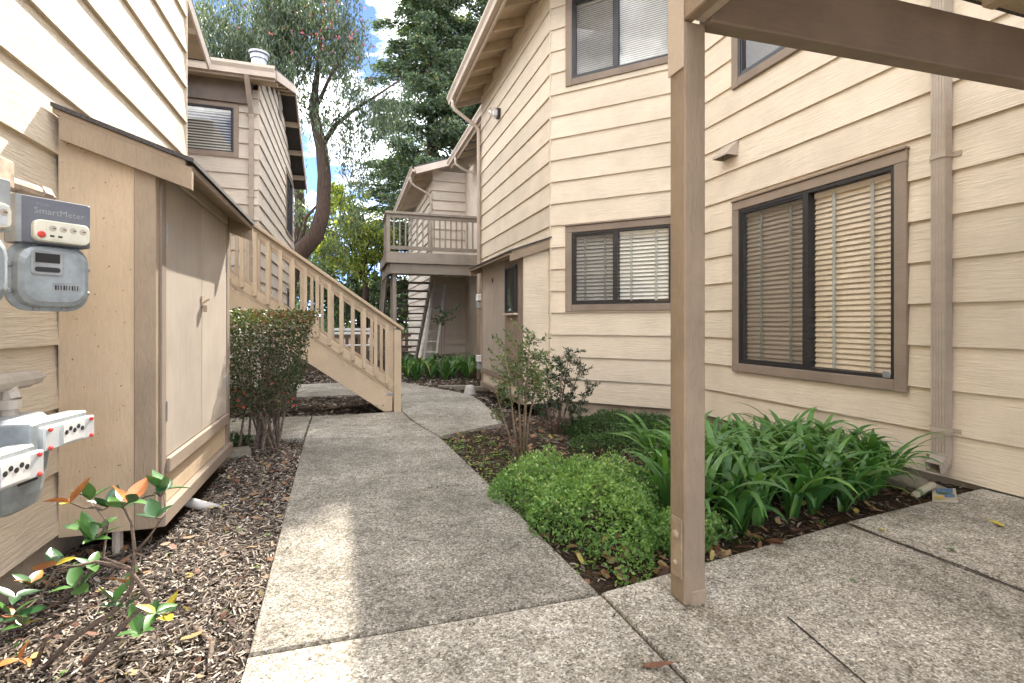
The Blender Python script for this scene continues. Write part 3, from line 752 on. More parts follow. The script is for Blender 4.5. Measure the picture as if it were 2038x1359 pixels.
MB().tube([(1.69, 14.7, fz(1.74) - .17), (1.69, 14.7, fz(1.74) - .32), (1.80, 14.72, fz(1.74) - .42), (2.20, 14.74, fz(1.74) - .62), (2.27, 14.745, fz(1.74) - .72), (2.27, 14.745, 2.5)], 0.034, 8).build('downspout', 'fascia', fb, smooth=True)

bal = empty('balcony', (2.0, 12.9, 0), 'taupe wooden balcony on posts with picket railing in front of far building', 'balcony')
YB0, YB1, XB0, XB1 = 12.3, 14.7, 0.85, 4.0
BX('deck', 'tread', bal, XB0 + .02, XB1, YB0 + .05, YB1, 2.60, 2.66)
BX('rim_board', 'balcony', bal, XB0, XB1, YB0 - .02, YB0 + .03, 2.42, 2.68)
BX('rim_board', 'balcony', bal, XB0 - .02, XB0 + .018, YB0 + .032, YB1, 2.42, 2.68)
BX('beam', 'balcony', bal, XB0 + .09, XB1, YB0 + .032, YB0 + .12, 2.17, 2.415)
BX('beam', 'balcony', bal, XB0 + .05, XB0 + .12, YB0 + .122, YB1, 2.17, 2.415)
for i in range(12): BX('joist', 'balcony', bal, 1.05 + i * .24, 1.09 + i * .24, YB0 + .125, YB1, 2.43, 2.595)
for (x, y) in ((1.0, YB0 + .125), (1.0, YB0 + .75), (3.6, YB0 + .125)): BX('post', 'balcony', bal, x, x + .09, y, y + .09, -0.3, 2.168)
BX('rail', 'balcony', bal, XB0 - .03, XB1, YB0 - .035, YB0 + .05, 3.58, 3.64)
BX('rail', 'balcony', bal, XB0 + .09, XB1, YB0 + .0, YB0 + .035, 3.49, 3.578)
BX('rail', 'balcony', bal, XB0 + .09, XB1, YB0 + .0, YB0 + .035, 2.74, 2.83)
BX('corner_post', 'balcony', bal, XB0 - .005, XB0 + .085, YB0 - .005, YB0 + .085, 2.685, 3.578)
pk = MB().box(-.018, .018, -.018, .018, -.33, .33).mesh('baluster'); pk.materials.append(M['balcony'])
for i in range(21): put('baluster', pk, bal, Matrix.Translation((XB0 + .17 + i * .137, YB0 + .0175, 3.16)))
BX('rail', 'balcony', bal, XB0 - .03, XB0 + .06, YB0 + .052, YB0 + 1.2, 3.58, 3.64)
BX('rail', 'balcony', bal, XB0 + .005, XB0 + .04, YB0 + .09, YB0 + 1.2, 2.74, 2.83)
for i in range(7): put('baluster', pk, bal, Matrix.Translation((XB0 + .0225, YB0 + .2 + i * .14, 3.16)))

fs_ = empty('rear_staircase', (1.5, 15, 0), 'open-tread wooden stairs dropping away behind the balcony posts', 'staircase')
for i in range(13):
    y = 13.3 + i * 0.29; z = 2.52 - i * 0.205
    BX('tread', 'tread', fs_, 0.98, 2.10, y, y + .27, z - .045, z)
for x in (0.95, 2.13): BEAM('stringer', 'balcony', fs_, (x, 13.2, 2.52), (x, 17.2, -0.30), 0.045, 0.28)
BEAM('handrail', 'balcony', fs_, (0.93, 13.5, 3.30), (0.93, 17.2, 0.70), 0.05, 0.12)
for i in range(9): BX('baluster', 'balcony', fs_, 0.915, 0.945, 13.6 + i * .42, 13.64 + i * .42, 2.35 - i * .295, 3.2 - i * .295, bevel=0)
# ladder leaning under the balcony
ld = empty('ladder', (2.1, 14.0, -0.2), 'aluminium ladder leaning against the far building below the balcony', 'ladder')
LA, LB = Vector((1.83, 13.3, -0.22)), Vector((2.22, 13.95, 2.05)); off = Vector((0.30, -0.12, 0))
for o in (Vector((0, 0, 0)), off): BEAM('side_rail', 'alum', ld, LA + o, LB + o, 0.03, 0.07, up=(0.8, -0.6, 0.2))
for i in range(8):
    p = LA.lerp(LB, (i + .6) / 8.2); MB().tube([p, p + off], 0.014, 6).build('rung', 'alum', ld)

# ------------------------------------------------------------------ left building and its closet
XL = -1.25; YL1 = 4.637
lb_ = empty('near_left_building', (-3, 1, 0), 'sunlit cream lap-sided building wall at the left edge', 'building')
FL = frame(XL, YL1, (0, -1))
zl = [0.06 + k * EXP for k in range(0, 22)]
siding(lb_, FL, 8.0, zl, top=6.0, butt=0.5)
MB().box(-7.5, XL - .011, -3.4, YL1 - .003, -0.4, 5.9).build('inner_wall', 'siding', lb_)
MB().box(-7.4, XL + .004, -3.3, YL1 - .02, -0.5, 0.055).build('foundation', 'found', lb_)
BX('corner_bead', 'siding', lb_, XL - .02, XL + .027, YL1 + .0005, YL1 + .012, 0.06, 6.0)
# set-back part with the sloping rake that shows past the corner
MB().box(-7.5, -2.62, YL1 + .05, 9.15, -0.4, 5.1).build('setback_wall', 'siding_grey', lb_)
rz = lambda y: 5.42 + 0.335 * (9.63 - y)
roof_slab(lb_, [(-2.2, 9.66, rz(9.66)), (-7.5, 9.66, rz(9.66)), (-7.5, 4.7, rz(4.7)), (-2.2, 4.7, rz(4.7))], 0.04)
roof_slab(lb_, [(-2.24, 9.6, rz(9.6) - .045), (-7.5, 9.6, rz(9.6) - .045), (-7.5, 4.7, rz(4.7) - .045), (-2.24, 4.7, rz(4.7) - .045)], 0.02, 'soffit_board', 'soffit')
BEAM('rake_board', 'fascia', lb_, (-2.215, 9.63, rz(9.63) - .13), (-2.215, 4.75, rz(4.75) - .13), 0.03, 0.18)
for i in range(4): BX('lookout', 'soffit', lb_, -2.6, -2.235, 9.0 - i * 1.2, 9.05 - i * 1.2, rz(9.0 - i * 1.2) - .16, rz(9.0 - i * 1.2) - .07)

lc, dz0, dz1, zt = closet('tan utility closet with pale double doors on the sunlit left wall', 1, XL + .024, -0.85, 2.76, 4.24, 0.045, 1.935, 1.745, -0.696)
dd = []
for (y0, y1) in ((2.865, 3.497), (3.503, 4.146)):
    dd.append(BX('door', 'door', lc, -0.868, -0.846, y0, y1, dz0, dz1, bevel=0.003))
for z in (1.38, 0.52):
    for (y, d) in ((2.861, dd[0]), (4.15, dd[1])): BX('hinge', 'galv', d, -0.8455, -0.838, y - .004, y + .004, z, z + .10, bevel=0)
h = MB().box(-0.8455, -0.838, 3.475, 3.525, 1.10, 1.16).tube([(-0.835, 3.495, 1.12), (-0.81, 3.50, 1.14), (-0.835, 3.52, 1.13)], 0.006, 6).box(-0.838, -0.815, 3.482, 3.515, 1.065, 1.105)
h.build('hasp', 'rustpipe', dd[0])

# ------------------------------------------------------------------ second left building
sb = empty('rear_left_building', (-4, 13, 0), 'rear left building with gutter, small window and shaded side wall', 'building')
X2, Y2, Y2B = -1.59, 10.4, 16.6
FA = frame(X2, Y2, (-1, 0)); FB = frame(X2, Y2B, (0, -1))
z2 = [-0.2 + k * EXP for k in range(0, 24)]
wA = (0.324, 1.45, 4.02, 5.0)
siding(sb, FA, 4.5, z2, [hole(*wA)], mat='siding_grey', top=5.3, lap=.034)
wB = (0.50, 2.15, 3.37, 5.05)
wC = (0.6, 2.0, 0.8, 1.9)
fr_ = lambda y: (5.55 + 0.36 * (y - 9.93)) if y < 13.4 else (6.80 - 0.46 * (y - 13.4))
def limB(z):
    if z < 5.0: return (0, Y2B - Y2)
    ya = 9.93 + (z + .28 - 5.45) / 0.36; yb = 13.4 + (6.70 - z - .28) / 0.46
    ya = max(ya, Y2); yb = min(yb, Y2B)
    return (Y2B - yb, Y2B - ya) if yb > ya else (0, 0)
siding(sb, FB, Y2B - Y2, z2 + [-0.2 + 24 * EXP], [hole(*wB), hole(*wC)], mat='siding_grey', lim=limB, lap=.034)
window(sb, FA, *wA, 0.40, None, 'white', 0.05, tapes=(), tilt=-40)
window(sb, FB, *wB, 1.3, 'hi', 'white', 0.05, joined=True)
window(sb, FB, *wC, 1.3, 'hi', 'white', 0.05, joined=True)
MB().prism([(X2 - .12, Y2 + .12), (X2 - .12, Y2B - .1), (-7, Y2B - .1), (-7, Y2 + .12)][::-1], -0.5, 5.2).build('inner_wall', 'core', sb)
for i in range(16):
    y = 10.5 + i * .385
    MB().box(-4.5, X2 - .1, y - .2, y + .2, 5.0, fr_(y) - .25).build('attic_wall', 'core', sb)
XRK = -1.24
roof_slab(sb, [(XRK, 9.90, fr_(9.9)), (XRK, 13.4, 6.80), (-6, 13.4, 6.80), (-6, 9.90, fr_(9.9))], 0.045)
roof_slab(sb, [(XRK, 13.405, 6.80), (XRK, 16.95, fr_(16.95)), (-6, 16.95, fr_(16.95)), (-6, 13.405, 6.80)], 0.045)
BEAM('rake_board', 'fascia', sb, (XRK + .005, 9.98, fr_(9.98) - .13), (XRK + .005, 13.4, 6.80 - .13), 0.03, 0.16)
BEAM('rake_board', 'fascia', sb, (XRK + .005, 13.42, 6.80 - .14), (XRK + .005, 16.95, fr_(16.95) - .13), 0.03, 0.16)
for i in range(7): BX('lookout', 'soffit', sb, X2 - .02, XRK - .012, 10.6 + i * .95, 10.66 + i * .95, fr_(10.6 + i * .95) - .22, fr_(10.6 + i * .95) - .09)
BX('fascia_board', 'fascia', sb, -6, XRK - .02, 9.92, 9.95, 5.30, 5.49)
gutter(sb, (-6, 9.915, 5.52), (XRK - .0, 9.915, 5.52), (0, -1), h=0.19, w=0.13)
roof_slab(sb, [(-6, 9.955, 5.40), (XRK - .02, 9.955, 5.40), (XRK - .02, 10.38, 5.415), (-6, 10.38, 5.415)], 0.02, 'soffit_board', 'soffit')
MB().prism([(-.04, -.03), (.04, -.03), (.04, .03), (-.04, .03)], 0, 1, lambda x, y, t: (-1.70 + x, 9.86 + y + 0.46 * t, 5.33 - 0.5 * t)).build('elbow', 'gutter', sb)
downspout(sb, FA, 0.11, 0.0, 4.87, (4.8, 3.3, 2.2), elbow=False, w=0.075)
MB().lathe([(.14, 0), (.14, .36), (.16, .36), (.16, .44), (.19, .46), (.19, .50), (.05, .53)], 16, (-1.72, 11.3, 5.93)).build('flue_pipe', 'galv', sb)
BX('gable_vent', 'core', sb, X2 + .024, X2 + .04, 13.0, 13.5, 5.9, 6.35)

# ------------------------------------------------------------------ wooden staircase on the left
st = empty('wooden_staircase', (-0.6, 6.9, -0.1), 'tan painted wooden staircase with picket railing rising to the left', 'staircase')
YS = 6.42; SS = 0.715; XT = 0.575; ZT = 0.955
zr_ = lambda x: ZT + SS * (0.62 - x)                    # top of the hand rail
XTOP = -2.6
def rail_set(y, mat):
    s = st
    BEAM('handrail', mat, s, (0.645, y - .005, zr_(0.645) - .02), (XTOP, y - .005, zr_(XTOP) - .02), 0.14, 0.035, bevel=.005)
    BEAM('upper_rail', mat, s, (0.528, y, zr_(0.528) - .092), (XTOP, y, zr_(XTOP) - .092), 0.038, 0.083)
    BEAM('lower_rail', mat, s, (0.528, y, zr_(0.528) - .80), (XTOP, y, zr_(XTOP) - .80), 0.038, 0.088)
    bal_m = MB().box(-.02, .02, -.018, .018, -.36, .36).mesh('baluster'); bal_m.materials.append(M[mat])
    x = 0.445
    while x > XTOP:
        put('baluster', bal_m, s, Matrix.Translation((x, y - .038, zr_(x) - .455))); x -= 0.1325
    BX('newel_post', mat, s, 0.530, 0.618, y - .05, y + .04, base_z(y) - .02, ZT - .045)
rail_set(YS, 'stair'); rail_set(YS + 1.12, 'stair')
for y in (YS + .035, YS + 1.085):
    # stringer cut level on the slab
    zs = lambda x, o: zr_(x) - o
    xb = 0.615 - (ZT - 1.20 + 0.10) / -SS * 0
    poly = [(0.515, -0.098), (0.515, zs(0.515, .90)), (XTOP, zs(XTOP, .90)), (XTOP, zs(XTOP, 1.20))]
    xz = 0.62 + (ZT - 1.20 + 0.098) / SS
    poly.append((xz, -0.098))
    MB().prism(poly, y - .022, y + .022, lambda x, z, t: (x, t, z)).build('stringer', 'stair', st, bevel=.003)
for i in range(14):
    x = 0.40 - i * 0.245; z = zr_(x + .12) - .985
    BX('tread', 'tread', st, x - .13, x + .15, YS + .06, YS + 1.06, z - .04, z)
for (x, z, y) in ((0.33, 0.0, 0), (0.40, 0.0, 0), (0.578, 0.03, -.05), (0.578, -0.03, -.05)):
    MB().lathe([(.014, 0), (.014, .008), (.008, .014)], 8, (x, YS + .012 + y, z - .02), 'y').build('bolt', 'rust', st)
BX('flashing', 'galv', st, 0.44, 0.525, YS + .006, YS + .011, 0.10, 0.13)

# ------------------------------------------------------------------ porch canopy with its post
pc = empty('porch_canopy', (1.17, 1.555, 0), 'timber porch canopy over the right foreground on a square tan post', 'canopy')
BX('post', 'post', pc, 1.1255, 1.2145, 1.513, 1.602, -0.0, 2.065, bevel=.006)
BX('post_foot', 'post', pc, 1.150, 1.2165, 1.5095, 1.605, -0.005, 0.052, bevel=.006)
pl = BX('strap_plate', 'rust', pc, 1.120, 1.1252, 1.525, 1.585, 0.09, 0.30, bevel=.001)
for z, r in ((0.24, .017), (0.14, .010)): MB().lathe([(r, 0), (r, -.006), (r * .5, -.011)], 10, (1.1195, 1.555, z), 'x').build('bolt', 'rust', pl)
Wc = Matrix.Translation((1.17, 1.53, 0)) @ Matrix.Rotation(R(-2.0), 4, 'Z') @ Matrix.Translation((-1.17, -1.53, 0))
BX('beam', 'trim', pc, 1.217, 3.70, 1.485, 1.560, 2.062, 2.29, Wc, bevel=.006)
BX('edge_beam', 'post', pc, 1.126, 1.168, -2.0, 1.60, 2.068, 2.33, bevel=.005)
BX('edge_beam', 'fascia', pc, 1.170, 1.2125, -2.0, 1.52, 2.073, 2.33, bevel=.005)
BX('post_cap', 'fascia', pc, 1.119, 1.1252, 1.515, 1.604, 1.90, 2.25, bevel=.001)
for i in range(4): BX('joist', 'soffit', pc, 2.52 - .035 + (i - 1) * .62, 2.52 + .035 + (i - 1) * .62, -2.0, 1.40, 2.30, 2.44, bevel=.003)
BX('soffit_board', 'soffit', pc, 1.13, 3.68, -2.0, 1.53, 2.442, 2.47)
BX('roof_deck', 'shingle', pc, 1.115, 3.68, -2.02, 1.58, 2.472, 2.50)

# ------------------------------------------------------------------ gas meters on the left wall
def rrect(w, h, r, n=5):
    out = []
    for cx, cy, a0 in ((w / 2 - r, h / 2 - r, 0), (-w / 2 + r, h / 2 - r, 90), (-w / 2 + r, -h / 2 + r, 180), (w / 2 - r, -h / 2 + r, 270)):
        for i in range(n): a = R(a0 + 90 * i / (n - 1)); out.append((cx + r * math.cos(a), cy + r * math.sin(a)))
    return out
def loft(rings):
    n = len(rings[0]); vs = [p for r in rings for p in r]; fs = []
    for i in range(len(rings) - 1):
        for j in range(n): fs.append((i * n + j, i * n + (j + 1) % n, (i + 1) * n + (j + 1) % n, (i + 1) * n + j))
    fs += [tuple(reversed(range(n))), tuple(range((len(rings) - 1) * n, len(rings) * n))]
    return MB().add(vs, fs)
def rr(w, h, r, y, cz=0.0): return [(x, y, z + cz) for x, z in rrect(w, h, r)]
def text(body, size, mat, parent, W, name='lettering'):
    cu = bpy.data.curves.new(name, 'FONT'); cu.body = body; cu.size = size; cu.align_x = 'CENTER'; cu.extrude = 0.0003; cu.resolution_u = 2
    tmp = bpy.data.objects.new('tmp', cu); me = bpy.data.meshes.new_from_object(tmp); bpy.data.objects.remove(tmp); bpy.data.curves.remove(cu)
    me.name = name; me.materials.clear(); me.materials.append(M[mat])
    return put(name, me, parent, W)
RX = Matrix.Rotation(R(90), 4, 'X')

def upper_meter(loc, rz, label, writing=True):
    t = empty('gas_meter', loc, label, 'gas meter', 'gas meters on the left wall', rz=rz); W = wm(t)
    # cast case: back half, seam flange, front half
    loft([rr(.165, .165, .05, .07), rr(.20, .205, .055, .045), rr(.205, .21, .055, .01), rr(.205, .21, .055, .004)]).build('rear_case', 'meter', t, W, smooth=False, bevel=.002)
    fc = loft([rr(.226, .232, .062, .003), rr(.226, .232, .062, -.012), rr(.200, .206, .055, -.014), rr(.192, .198, .055, -.045), rr(.165, .17, .05, -.056)]).build('front_case', 'meter', t, W)
    for a in (18, 68, 112, 162, 205, 250, 290, 335):
        ca, sa = math.cos(R(a)), math.sin(R(a)); k = .109 / (abs(ca) ** 4 + abs(sa) ** 4) ** .25; x, z = k * ca * .985, k * sa
        MB().lathe([(.0085, 0), (.0085, -.007), (.005, -.010)], 8, (x, -.012, z), 'y').build('bolt', 'galv', fc, W)
    loft([rr(.085, .082, .012, -.054, .045), rr(.085, .082, .012, -.060, .045), rr(.078, .075, .01, -.061, .045)]).build('name_plate', 'meter_pale', fc, W @ Matrix.Translation((-.025, 0, 0)))
    MB().box(-.058, .008, -.0622, -.0612, .045, .076).build('plate_label', 'bronze', fc, W)
    loft([rr(.068, .016, .007, -.0612, .022), rr(.068, .016, .007, -.0625, .022)]).build('plate_slot', 'black', fc, W @ Matrix.Translation((-.025, 0, 0)))
    lbl = MB().box(-.01, .07, -.0565, -.0556, -.05, -.02).build('serial_label', 'meter_pale', fc, W)
    for i in range(9): MB().box(-.004 + i * .0078, -.004 + i * .0078 + (.003 if i % 3 else .005), -.0572, -.0566, -.044, -.028).build('bar_mark', 'black', lbl, W)
    # index housing
    ix = loft([rr(.205, .155, .008, .03, .185), rr(.205, .155, .008, -.045, .185), rr(.198, .148, .008, -.052, .185)]).build('index_housing', 'smart' if writing else 'meter_pale', t, W, label='blue-grey radio index housing with dial window' if writing else None)
    MB().box(-.104, -.09, -.0535, .02, .108, .262).build('side_cover', 'meter_pale', ix, W)
    dl = loft([rr(.155, .072, .02, -.051, .150), rr(.155, .072, .02, -.070, .150), rr(.148, .065, .018, -.076, .150)]).build('dial_box', 'dial', t, W @ Matrix.Translation((.012, 0, 0)))
    MB().box(-.035, .075, -.0775, -.0765, .124, .176).build('dial_face', 'dialw' if not writing else 'dial', dl, W)
    for i in range(4):
        x = -.018 + i * .028; MB().lathe([(.010, 0), (.010, -.0008), (.001, -.0009)], 12, (x, -.0777, .160), 'y').build('dial', 'pipe', dl, W)
        MB().box(x - .001, x + .008, -.0795, -.0788, .159, .1615).build('needle', 'black', dl, W)
    for i in range(2): MB().box(-.026 + i * .022, -.014 + i * .022, -.0785, -.0776, .131, .137).build('digit', 'black', dl, W)
    MB().lathe([(.011, 0), (.011, -.006), (.007, -.010)], 10, (-.048, -.074, .136), 'y').build('seal_cap', 'redp', dl, W)
    if writing:
        text('SmartMeter', .029, 'meter_pale', ix, W @ Matrix.Translation((.012, -.0525, .208)) @ RX)
        text('PG&E', .014, 'meter_pale', ix, W @ Matrix.Translation((-.035, -.0525, .234)) @ RX)
    return t

def lower_meter(loc, rz, label):
    t = empty('gas_meter', loc, label, 'gas meter', 'gas meters on the left wall', rz=rz); W = wm(t)
    # rounded bowl body that narrows downwards, with a seam flange up its side
    prof = [(.0, .17), (.045, .20), (.10, .215), (.17, .235), (.235, .235), (.262, .21)]
    rings = []
    for z, w in prof:
        rings.append([(x, y, z - .24) for x, y in rrect(w, w * .72, w * .27, 5)])
    rings = [[(x * .6, y * .6, -.255) for x, y, z in rings[0]]] + rings
    loft(rings).build('body', 'meter', t, W, smooth=False)
    fl = [(x, z) for x, z in ((-.124, .02), (-.122, -.06), (-.112, -.15), (-.092, -.235), (-.06, -.262), (.06, -.262), (.092, -.235), (.112, -.15), (.122, -.06), (.124, .02))]
    vs = [(x, -.006, z) for x, z in fl] + [(x * .93, -.006, z * .95 + .002) for x, z in fl] + [(x, .008, z) for x, z in fl] + [(x * .93, .008, z * .95 + .002) for x, z in fl]
    n = len(fl); fs = []
    for i in range(n - 1):
        fs += [(i, i + 1, n + i + 1, n + i), (2 * n + i, 3 * n + i, 3 * n + i + 1, 2 * n + i + 1), (i, 2 * n + i, 2 * n + i + 1, i + 1)]
    MB().add(vs, fs).build('flange', 'meter_pale', t, W)
    loft([[(x, y, .022) for x, y in rrect(.205, .15, .03)], [(x, y, .05) for x, y in rrect(.20, .145, .03)], [(x * .9, y * .85, .064) for x, y in rrect(.20, .145, .03)]]).build('top_case', 'meter_pale', t, W)
    ix = MB().box(-.125, .165, -.145, -.08, -.045, .055).build('index_housing', 'meter_pale', t, W, bevel=.006)
    MB().box(-.13, -.095, -.17, -.075, -.062, .058).build('end_cap', 'meter', ix, W, bevel=.005)
    MB().box(-.07, .168, -.168, -.1455, -.042, .036).build('dial_cover', 'dialw', ix, W, bevel=.004)
    MB().box(.01, .11, -.1705, -.1688, -.032, .028).build('dial_face', 'white', ix, W)
    for i in range(5): MB().lathe([(.008, 0), (.008, -.001), (.002, -.0012)], 10, (.022 + i * .019, -.1708, .012 if i % 2 else .002), 'y').build('dial', 'black', ix, W)
    for x in (-.05, .145):
        for z in (-.034, .026): MB().lathe([(.0075, 0), (.0075, -.005), (.004, -.008)], 8, (x, -.1685, z), 'y').build('seal_cap', 'redp', ix, W)
    tg = MB().box(-.07, .01, -.092, -.0895, -.15, -.075).build('tag_plate', 'bronze', t, W)
    for i in range(4): MB().box(-.06, .0, -.0935, -.0925, -.14 + i * .017, -.134 + i * .017).build('tag_line', 'pipe', tg, W)
    # union and valve above
    MB().lathe([(.026, .06), (.026, .085), (.034, .085), (.034, .115), (.022, .118), (.022, .15)], 10, (.03, .01, 0)).build('union_nut', 'pipe', t, W)
    MB().lathe([(.026, .06), (.026, .085), (.034, .085), (.034, .11), (.02, .112), (.02, .14)], 10, (-.07, .01, 0)).build('union_nut', 'meter', t, W)
    return t

upper_meter((-0.985, 2.150, 1.155), R(47), 'gas meter with blue-grey SmartMeter index, upper right of the four')
upper_meter((-1.035, 1.80, 1.155), R(60), 'upper gas meter cut by the left edge of the photo', writing=False)
lower_meter((-1.085, 2.115, 0.625), R(80), 'grey bowl-shaped gas meter below the SmartMeter, white dials')
lower_meter((-1.085, 1.790, 0.575), R(80), 'lower gas meter cut by the left edge of the photo')
pp = empty('gas_pipe', (-1.1, 2.1, 0.8), 'painted gas pipe with tee and plug above the lower meters', 'pipe')
MB().tube([(-1.12, 1.2, .80), (-1.10, 2.17, .80), (-1.09, 2.30, .80)], 0.021, 10).build('run', 'pipe', pp, smooth=True)
MB().tube([(-1.103, 2.06, .80), (-1.092, 2.25, .80)], 0.031, 10).build('tee', 'pipe', pp)
MB().tube([(-1.09, 2.252, .80), (-1.088, 2.30, .80)], 0.025, 8).tube([(-1.088, 2.301, .80), (-1.087, 2.335, .80)], 0.014, 4).build('plug', 'pipe', pp)
MB().tube([(-1.098, 2.155, .79), (-1.075, 2.145, .74)], 0.022, 10).build('drop', 'pipe', pp)
MB().tube([(-1.10, 1.72, .64), (-1.10, 1.72, .74), (-1.10, 1.76, .79), (-1.10, 1.84, .79), (-1.10, 1.88, .74), (-1.10, 1.88, .62)], 0.03, 10).build('return_bend', 'meter_pale', pp, smooth=True)
up_ = empty('regulator_pipe', (-1.1, 2.1, 1.42), 'rusty capped pipe and peach valve block above the SmartMeter', 'pipe')
MB().tube([(-1.13, 2.00, 1.475), (-1.06, 2.25, 1.465)], 0.024, 10).build('run', 'rustpipe', up_)
MB().tube([(-1.06, 2.251, 1.465), (-1.05, 2.285, 1.463)], 0.029, 6).tube([(-1.05, 2.286, 1.463), (-1.042, 2.31, 1.462)], 0.015, 4).build('cap', 'rustpipe', up_)
BX('valve_block', 'rustpipe', up_, -1.17, -1.05, 1.99, 2.10, 1.44, 1.53); BX('valve_block', 'rustpipe', up_, -1.15, -1.07, 2.0, 2.06, 1.531, 1.565)
# two small copies far back on the right-hand building
for z, lab in ((1.22, 'upper small white gas meter on the far end of right-hand wall'), (0.12, 'lower small white gas meter on the far end of right-hand wall')):
    g = empty('gas_meter', (2.30, 8.95, z), lab, 'gas meter')
    BX('body', 'meter_pale', g, 2.22, 2.38, 8.87, 9.03, z + .02, z + .17, bevel=.02); BX('index_housing', 'white', g, 2.20, 2.36, 8.85, 9.0, z + .175, z + .29, bevel=.008)
    MB().tube([(2.36, 8.98, z + .02), (2.36, 8.98, z - .12), (2.47, 9.0, z - .14)], 0.018, 8).build('pipe', 'bronze', g)

# ------------------------------------------------------------------ small things by the walls
MB().tube([(-0.98, 3.35, 0.03), (-0.86, 3.30, -0.02), (-0.70, 3.28, -0.075)], 0.028, 10).build('drain_pipe', 'pvc', smooth=True, label='short grey drain pipe poking out under the left closet', cat='pipe')
MB().tube([(-1.02, 2.80, -0.12), (-1.02, 2.80, 0.044)], 0.022, 8).build('conduit', 'pipe', label='vertical pipe stub below the near end of left closet', cat='pipe')
MB().box(-.10, .10, -.06, .06, -.05, .05).build('paver_block', 'block', None, Matrix.Translation((-0.87, 4.62, -0.075)) @ Matrix.Rotation(.3, 4, 'Z'), bevel=.008, label='mossy pale block on the mulch beside the closet', cat='block')
MB().lathe([(.105, 0), (.10, .02), (.075, .13), (.065, .15), (.02, .16)], 16, (1.93, 8.3, -0.20)).build('ground_cover_cone', 'pvc', smooth=True, label='grey cone-shaped cap beside the back path', cat='cap')
for i, (x, y, L, a, lab) in enumerate(((1.83, 9.2, .55, -.2, 'left of two grey edging boards by the back path'), (2.25, 8.9, .45, .1, 'right of two grey edging boards by the back path'))):
    MB().box(-L / 2, L / 2, -.05, .05, -.04, .04).build('edging_board', 'block', None, Matrix.Translation((x, y, -0.19)) @ Matrix.Rotation(a, 4, 'Z'), bevel=.006, label=lab, cat='board')
MB().hexa([(3.28, 2.16, -.09), (3.52, 2.12, -.09), (3.56, 2.40, -.09), (3.32, 2.42, -.09), (3.29, 2.17, -.01), (3.51, 2.13, -.02), (3.55, 2.39, .0), (3.33, 2.41, .0)]).build('splash_block', 'block', None, bevel=.006, label='concrete splash block under the downspout elbow', cat='block')
# newspaper: a roll and a folded sheet
npz = -0.009
nw = empty('newspaper', (3.25, 2.02, npz), 'rolled and folded newspaper at the bed edge below the downspout', 'newspaper')
MB().tube([(3.10, 2.06, .016), (3.22, 2.10, .018), (3.36, 2.14, .02)], 0.019, 10).build('roll', 'paper', nw)
MB().tube([(3.105, 2.0615, .016), (3.15, 2.0765, .0168)], 0.0194, 10, cap=False).build('roll_band', 'leaf_g', nw)
vs = [(3.12, 1.99, -.006), (3.23, 1.93, -.006), (3.46, 2.08, -.006), (3.34, 2.13, -.006)]
MB().hexa([Vector(v) for v in vs] + [Vector(v) + Vector((0, 0, .014 if i in (1, 2) else .006)) for i, v in enumerate(vs)]).build('folded_sheet', 'paper', nw)
P_ = lambda a, b: Vector(vs[0]) + (Vector(vs[1]) - Vector(vs[0])) * a + (Vector(vs[3]) - Vector(vs[0])) * b + Vector((0, 0, .008 + .008 * a + .002))
for a0, a1, b0, b1, m in ((.15, .85, .62, .98, 'print'), (.1, .45, .12, .32, 'printy'), (.5, .9, .25, .5, 'print'), (.2, .8, .5, .57, 'leaf_g')):
    MB().add([P_(a0, b0), P_(a1, b0), P_(a1, b1), P_(a0, b1)], [(0, 1, 2, 3)]).build('printed_patch', m, nw)

